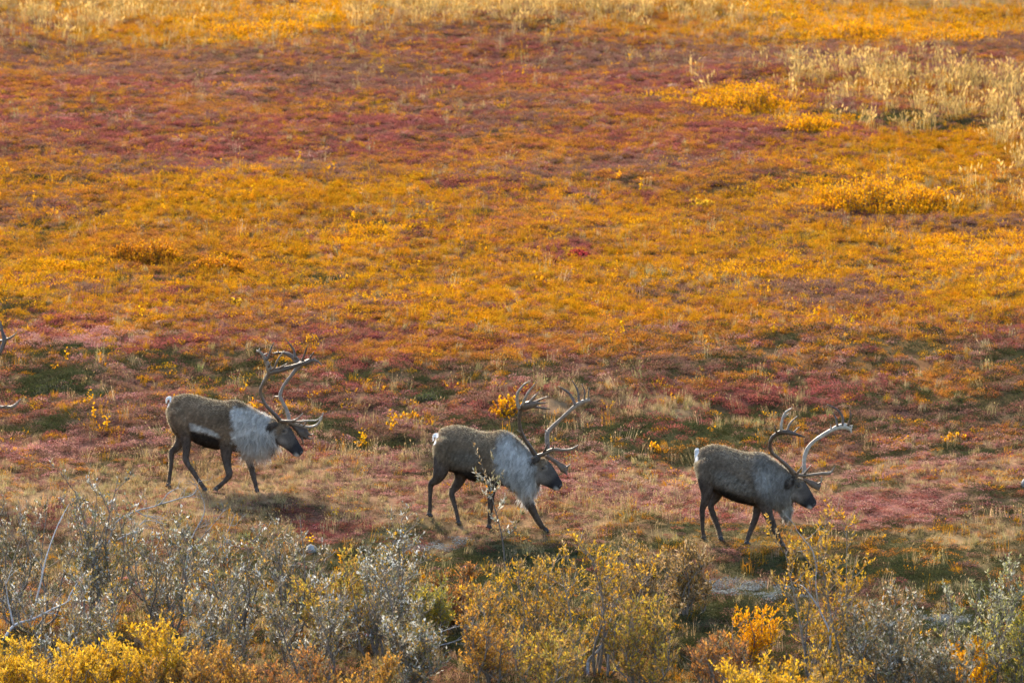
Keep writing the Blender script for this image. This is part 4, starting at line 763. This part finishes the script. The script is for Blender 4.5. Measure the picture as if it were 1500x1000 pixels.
SH = [  # px, base row, top row, width, leaves, label, options
    (35, 925, 722, 170, 'silver_tan', 'silvery tan willow shrub filling the left edge behind the dead branches', dict(stems=6, bare=0.46)),
    (145, 925, 686, 110, 'silver', 'tallest half bare willow shrub with a tufted grey top, left foreground', dict(stems=5, bare=0.35)),
    (245, 930, 768, 170, 'silver', 'grey willow shrub below the leftmost full caribou\'s hind legs', dict(stems=6, bare=0.46)),
    (345, 930, 778, 160, 'silver', 'silver leaved willow shrub below the bent foreleg of the striped caribou', dict(stems=6, bare=0.46)),
    (428, 935, 752, 130, 'silver_tan', 'willow shrub with a narrow pale spire left of the small grey stone', dict(stems=6, bare=0.46)),
    (560, 965, 800, 170, 'silver', 'whitish leaved willow shrub below the hind legs of the middle caribou', dict(stems=6, bare=0.46)),
    (585, 940, 757, 90, 'silver', 'thin grey twiggy willow reaching up left of the middle caribou\'s hind hoof', dict(stems=4, bare=0.4)),
    (495, 950, 815, 110, 'yellow_olive', 'yellow tinged willow shrub between the spired and the whitish willows', dict(stems=5)),
    (635, 950, 858, 75, 'lime', 'small lime yellow shrub in the centre foreground', dict(stems=5)),
    (668, 930, 838, 80, 'rust', 'small rust red shrub above the lime yellow shrub', dict(stems=5)),
    (765, 975, 815, 190, 'tan_yellow', 'broad amber yellow willow shrub below the middle caribou', dict(stems=6, bare=0.3)),
    (875, 990, 782, 190, 'tan_yellow', 'large tan and yellow willow with visible grey trunk below the middle caribou\'s head', dict(stems=5, bare=0.3)),
    (945, 950, 802, 120, 'tan', 'dry tan willow shrub right of the large trunked willow', dict(stems=6)),
    (1008, 905, 806, 85, 'tan', 'small tan willow shrub left of the pale lichen patch', dict(stems=5)),
    (945, 1010, 880, 150, 'yellow_olive', 'low olive and yellow shrub at the foot of the trunked willow', dict(stems=6, bare=0.35)),
    (1213, 1005, 762, 110, 'tan_yellow', 'tall narrow yellow tan willow below the leading caribou\'s muzzle', dict(stems=4, bare=0.2)),
    (1290, 1015, 868, 190, 'silver_tan', 'broad pinkish grey willow shrub right of the tall narrow willow', dict(stems=7, bare=0.1)),
    (1110, 975, 884, 90, 'orange', 'bright orange leafy shrub below the pale lichen patch', dict(stems=5, sec=7, ter=4)),
    (1448, 1010, 838, 140, 'olive', 'olive grey willow shrub at the right edge', dict(stems=5, bare=0.4)),
    (1425, 1020, 945, 80, 'orange', 'small orange shrub under the olive willow at the right', dict(stems=4, sec=6, ter=3)),
    (1490, 1020, 900, 90, 'lime', 'pale green willow shrub cut by the right border', dict(stems=4, bare=0.4)),
    (105, 990, 845, 180, 'silver', 'dark stemmed silver willow just above the yellow shrubs at the left', dict(stems=6, bare=0.46)),
    (325, 1000, 850, 180, 'silver', 'dense silver grey willow in the lower left centre', dict(stems=6, bare=0.46)),
    (455, 1000, 838, 160, 'silver', 'silver willow right of the dense one, above the rust orange shrubs', dict(stems=6, bare=0.46)),
    (610, 1015, 890, 130, 'silver', 'low white flecked willow near the grey deadwood', dict(stems=6, bare=0.15)),
    (715, 1010, 878, 120, 'amber', 'amber brown shrub right of the grey deadwood', dict(stems=5, bare=0.35)),
    (815, 1030, 920, 170, 'yellow_olive', 'low olive gold shrub along the bottom centre', dict(stems=6, bare=0.4)),
    (1060, 1025, 925, 130, 'rust', 'low rust brown shrub left of the bright orange shrub', dict(stems=5, bare=0.5)),
    (1365, 1030, 935, 130, 'silver_tan', 'low grey tan shrub at the bottom right', dict(stems=6, bare=0.1)),
    (1200, 1040, 955, 130, 'tan_yellow', 'low straw yellow shrub at the foot of the tall narrow willow', dict(stems=5, bare=0.4)),
    (25, 1060, 942, 130, 'yellow', 'vivid yellow shrub in the bottom left corner', dict(stems=7, leaf=0.045)),
    (135, 1062, 936, 130, 'yellow', 'vivid yellow shrub second from the bottom left corner', dict(stems=7, leaf=0.045)),
    (232, 1060, 928, 110, 'yellow', 'vivid yellow shrub with tall sprigs, rightmost of the yellow corner row', dict(stems=7, leaf=0.045)),
    (80, 1068, 950, 150, 'yellow', 'low yellow shrub between the corner shrub and the second yellow shrub', dict(stems=7, leaf=0.04)),
    (185, 1068, 948, 140, 'yellow', 'low yellow shrub between the second yellow shrub and the tall sprigged one', dict(stems=7, leaf=0.04)),
    (275, 1070, 958, 130, 'amber', 'gold brown shrub at the right end of the yellow corner row', dict(stems=7, leaf=0.04)),
    (320, 1065, 958, 130, 'amber', 'orange gold shrub along the bottom beside the yellow row', dict(stems=7, leaf=0.04)),
    (430, 1065, 958, 190, 'rust', 'rust orange shrub along the bottom below the silver willows', dict(stems=7, leaf=0.04)),
    (545, 1065, 968, 160, 'amber', 'amber shrub along the bottom edge left of centre', dict(stems=6, leaf=0.04)),
    (1115, 1060, 972, 110, 'yellow', 'yellow shrub on the bottom border right of centre', dict(stems=6, leaf=0.045)),
]
for i, (px, ba, tp, wd, pal, lab, kw) in enumerate(SH):
    put_shrub('willow_shrub' if pal not in ('orange', 'yellow', 'rust', 'amber') else 'birch_shrub', px, ba, tp, wd, pal, lab, 500 + i, **kw)

# the slender sapling in front of the middle caribou
g = ground_at(741, 846); rt = thing('willow_sapling', g, 'slender willow sapling standing in front of the middle caribou', 'sapling'); r_ = np.random.default_rng(77); bt, lt = Tri(), Tri()
def at(px, py, y=g[1], dy=0.0): d = ray(px, py); return np.array([d[0] * (y + dy), y + dy, CAM_Z + d[2] * (y + dy)]) - g
P = spline([at(741, 850), at(738, 806), at(733, 775), at(726, 748, dy=.05), at(719, 722, dy=.08), at(712, 700, dy=.1), at(704, 676, dy=.1), at(693, 648, dy=.1)], 5); bt.add(*tube(P, np.linspace(0.012, 0.002, len(P)), None, 6), BARK * 0.8)
brs = [[(716, 712), (722, 692), (721, 660)], [(718, 718), (728, 704), (736, 692)], [(712, 702), (702, 698), (694, 690)], [(716, 712), (708, 706), (700, 704)], [(727, 750), (735, 738), (740, 728)], [(730, 765), (724, 760), (716, 750)], [(734, 780), (748, 770), (760, 762)], [(736, 790), (752, 776), (764, 752)], [(722, 730), (716, 724), (709, 722)], [(720, 724), (728, 716), (732, 708)]]
for b in brs:
    Q = spline([at(*q, dy=r_.uniform(-.08, .12)) for q in b], 4); bt.add(*tube(Q, np.linspace(0.005, 0.0015, len(Q)), None, 4), BARK)
    leaves_along(lt, Q, r_, 24, 0.070, 0.026, LP['silver_tan'], 0.1)
leaves_along(lt, P[-16:], r_, 32, 0.062, 0.022, LP['tan'][:3], 0.05); leaves_along(lt, P[20:-12], r_, 70, 0.07, 0.025, LP['silver_tan'][:5], 0.1); leaves_along(lt, P[12:24], r_, 9, 0.055, 0.034, LP['orange'], 0.1)
link('branches', bt.mesh('branches', M_BARK, True), rt)['kind'] = 'stuff'; link('foliage', lt.mesh('foliage', M_LEAF), rt)['kind'] = 'stuff'

# bare grey deadwood
GREY = np.array([0.40, 0.38, 0.37])
def deadwood(name, base, lines, label, seed, r0=0.016, twigs=6, tone=GREY):
    global g
    g = ground_at(*base); rt = thing(name, g, label, 'deadwood', 'bare dead branches among the willows'); rr = np.random.default_rng(seed); bt, tw = Tri(), Tri()
    for n_, ln in enumerate(lines):
        Q = spline([at(q[0], q[1], g[1], (rr.uniform(-.15, .15) if j else 0)) for j, q in enumerate(ln)], 5); bt.add(*tube(Q, np.linspace(r0 if n_ == 0 else r0 * 0.7, 0.003, len(Q)), None, 6), tone)
        for j in range(twigs):
            k = rr.integers(len(Q) // 3, len(Q) - 1); S = grow(Q[k], unit(Q[k + 1] - Q[k]) + rr.normal(size=3) * 0.6, rr.uniform(0.1, 0.34), rr, 0.3, 0.1, 4); tw.add(*tube(S, np.linspace(0.0045, 0.0015, 5), None, 4), tone * 0.8)
            for m in range(2):
                U = grow(S[2 + m], unit(S[3] - S[2]) + rr.normal(size=3) * 0.7, rr.uniform(0.06, 0.15), rr, 0.3, 0.1, 3); tw.add(*tube(U, np.linspace(0.003, 0.001, 4), None, 3), tone * 0.7)
    link('limb', bt.mesh('limb', M_BARK, True), rt); link('twigs', tw.mesh('twigs', M_BARK, True), rt)['kind'] = 'stuff'
deadwood('dead_branch', (2, 942), [[(2, 942), (20, 916), (48, 906), (78, 891), (100, 880), (117, 864)], [(45, 907), (58, 860), (68, 815), (85, 768), (101, 738)], [(100, 880), (104, 868), (118, 846)], [(20, 916), (12, 880), (8, 850)]], 'pale grey dead branch forking at the lower left', 5, 0.020, 3, GREY * 1.15)
deadwood('dead_branch', (172, 800), [[(158, 800), (170, 765), (200, 748), (232, 739), (246, 722), (262, 714)], [(172, 790), (195, 778), (215, 762), (245, 768)], [(232, 739), (262, 730), (285, 722), (292, 700)], [(200, 748), (215, 756), (250, 762)]], 'tangled grey dead branch below the leftmost caribou\'s hind hooves', 6, 0.014, 6, GREY * 0.8)
deadwood('dead_branch', (285, 840), [[(270, 840), (280, 790), (300, 745), (283, 700)], [(285, 800), (310, 770), (330, 745)], [(300, 830), (325, 795), (345, 752)]], 'thin upright bare twigs below the belly of the striped caribou', 7, 0.010, 6, GREY * 0.7)
deadwood('dead_branch', (600, 965), [[(590, 965), (610, 945), (635, 930), (660, 920), (690, 912)], [(610, 945), (640, 945), (668, 938), (690, 930)], [(600, 955), (630, 955), (665, 962)]], 'grey fallen branch lying at the bottom centre', 8, 0.014, 6, GREY * 0.85)
deadwood('dead_branch', (880, 995), [[(862, 995), (862, 968), (878, 950), (888, 925), (880, 890), (872, 860)], [(884, 940), (895, 905), (900, 870)], [(890, 990), (892, 950), (896, 920)]], 'crooked grey bare trunk inside the large tan and yellow willow', 9, 0.024, 4, GREY * 0.75)
deadwood('dead_branch', (1205, 1010), [[(1198, 1010), (1210, 980), (1216, 930), (1200, 890), (1195, 850), (1198, 820)], [(1200, 890), (1180, 862), (1172, 856)], [(1197, 835), (1190, 806), (1178, 790), (1166, 775)]], 'grey leaning stem inside the tall narrow willow', 10, 0.018, 3, GREY * 0.85)

# low dwarf birch and heath bushes that stand out on the slope
def low_bush(name, px, py_base, wpx, hpx, pal, label, seed, n=260, leaf=0.045, wid=0.030, group='bushes on the far slope', deep=0.5):
    g = ground_at(px, py_base); k = g[1] / FPX; rx = wpx * k / 2; h = hpx * k; ry = max(0.25, rx * deep); rr = np.random.default_rng(seed); bt, lt = Tri(), Tri(); cols = LP[pal]
    for j in range(n):
        a = rr.uniform(0, 6.283); q = math.sqrt(rr.random()); X, Y = rx * q * math.cos(a), ry * q * math.sin(a); lump = 0.75 + 0.45 * float(fbm(X / 0.35 + seed, Y / 0.35, 9)); hh = h * max(0.25, (1 - 0.6 * q ** 2.5) * lump) * rr.uniform(0.7, 1.05)
        b = np.array([X * 0.85, Y * 0.85, float(terrain(g[0] + X * 0.85, g[1] + Y * 0.85)) - g[2] - 0.04]); P = grow(b, np.array([X * 0.25, Y * 0.25, 1.0]), hh, rr, 0.2, 0.3, 3); bt.add(*tube(P, [0.006, 0.005, 0.0035, 0.002], None, 3), BARK * 0.8)
        for m in range(2): leaves_along(lt, P, rr, 8, leaf, wid, cols, 0.25)
    root = thing(name, g, label, 'bush', group); link('branches', bt.mesh('branches', M_BARK, True), root)['kind'] = 'stuff'; link('foliage', lt.mesh('foliage', M_LEAF), root)['kind'] = 'stuff'
LB = [('birch_bush', 1088, 158, 175, 36, 'orange', 'long orange birch bush left of the tall pale grass', 300), ('birch_bush', 1188, 192, 115, 24, 'orange', 'orange birch bush below the left end of the tall pale grass', 200),
      ('birch_bush', 1292, 306, 245, 50, 'orange', 'widest golden orange birch bush with dark shade beneath, right side of the slope', 620), ('birch_bush', 1028, 302, 52, 16, 'yellow', 'small bright yellow birch bush in the middle right of the slope', 80),
      ('birch_bush', 385, 52, 190, 26, 'orange', 'glowing orange birch bush at the top left', 300), ('birch_bush', 470, 34, 70, 20, 'yellow', 'yellow birch bush at the top, right of the glowing orange one', 110),
      ('birch_bush', 1250, 55, 170, 26, 'orange', 'orange birch bush at the top right, left of the pair', 260), ('birch_bush', 1400, 62, 170, 24, 'orange', 'orange birch bush at the top right corner', 240), ('birch_bush', 1145, 30, 80, 18, 'yellow', 'yellow birch bush at the top edge right of centre', 110),
      ('birch_bush', 215, 382, 120, 40, 'flame', 'rust orange birch bush on the left of the golden slope', 220), ('birch_bush', 320, 396, 100, 32, 'flame', 'amber birch bush right beside the rust orange one', 170), ('birch_bush', 100, 392, 50, 20, 'orange', 'small orange birch bush left of the rust orange one', 60),
      ('blueberry_bush', 848, 378, 50, 20, 'crimson', 'crimson blueberry bush alone on the golden slope', 120), ('blueberry_bush', 800, 386, 54, 16, 'maroon', 'dark maroon blueberry bush beside the crimson one', 110),
      ('birch_bush', 740, 606, 56, 26, 'orange', 'orange sprigged birch bush behind the middle caribou\'s antlers', 44), ('birch_bush', 600, 618, 60, 16, 'orange', 'orange sprigs clump between the left and middle caribou', 30), ('birch_bush', 1310, 648, 60, 14, 'orange', 'row of orange sprigs right of the leading caribou\'s antlers', 32), ('birch_bush', 1395, 646, 50, 14, 'orange', 'orange sprigs clump farther right, level with the leading caribou\'s antlers', 26),
      ('birch_bush', 960, 662, 26, 16, 'orange', 'tiny orange sprig bush between the middle and leading caribou', 10), ('birch_bush', 345, 448, 18, 26, 'yellow', 'single upright yellow sprig on the left of the golden slope', 8), ('birch_bush', 1310, 464, 26, 16, 'orange', 'single orange sprig on the right of the golden slope', 10), ('birch_bush', 1372, 694, 22, 14, 'orange', 'small orange sprig near the right edge above the red heath', 8),
      ('crowberry_mound', 78, 580, 110, 26, 'green', 'dark green crowberry mound above the leftmost antlers\' brow tine', 260), ('crowberry_mound', 142, 586, 60, 16, 'green', 'small green crowberry mound right of the larger dark one', 130), ('crowberry_mound', 628, 588, 70, 22, 'green', 'dark green crowberry mound between the left and middle caribou antlers', 160)]
for i, (nm, px, py, wd, h, pal, lab, n) in enumerate(LB):
    gr = pal == 'green'
    low_bush(nm, px, py, wd, h, pal, lab, 900 + i, n * 2 if gr else n, 0.022 if gr else 0.045, 0.010 if gr else 0.030, 'crowberry mounds' if gr else 'bushes on the far slope')

# stones
def stone(px, py, wpx, hpx, label, seed):
    g = ground_at(px, py); k = g[1] / FPX; a = np.linspace(0, math.pi, 9); b = np.arange(14) * 2 * math.pi / 14; A, B = np.meshgrid(a, b, indexing='ij'); r = 1 + 0.28 * fbm(A * 1.4 + seed, B * 0.9, seed, 3)
    V = np.stack([np.sin(A) * np.cos(B) * r * wpx * k / 2, np.sin(A) * np.sin(B) * r * wpx * k / 2, np.cos(A) * r * hpx * k * 0.8 + hpx * k * 0.25], -1).reshape(-1, 3); i = np.arange(8)[:, None] * 14; j = np.arange(14)[None, :]; j2 = (j + 1) % 14
    F = np.stack([i + j, i + 14 + j, i + 14 + j2, i + j2], -1).reshape(-1, 4); o = link('stone', new_mesh('stone', V, F, None, True, [M_STONE]), None, g); tag(o, label, 'stone', 'pale stones in the tundra')
stone(456, 808, 18, 9, 'small grey white stone below the leftmost caribou\'s muzzle', 3)
stone(1502, 712, 13, 10, 'pale stone at the right edge above the green mats', 8)
stone(333, 797, 12, 7, 'small dull stone half hidden in the twigs below the striped caribou', 12)
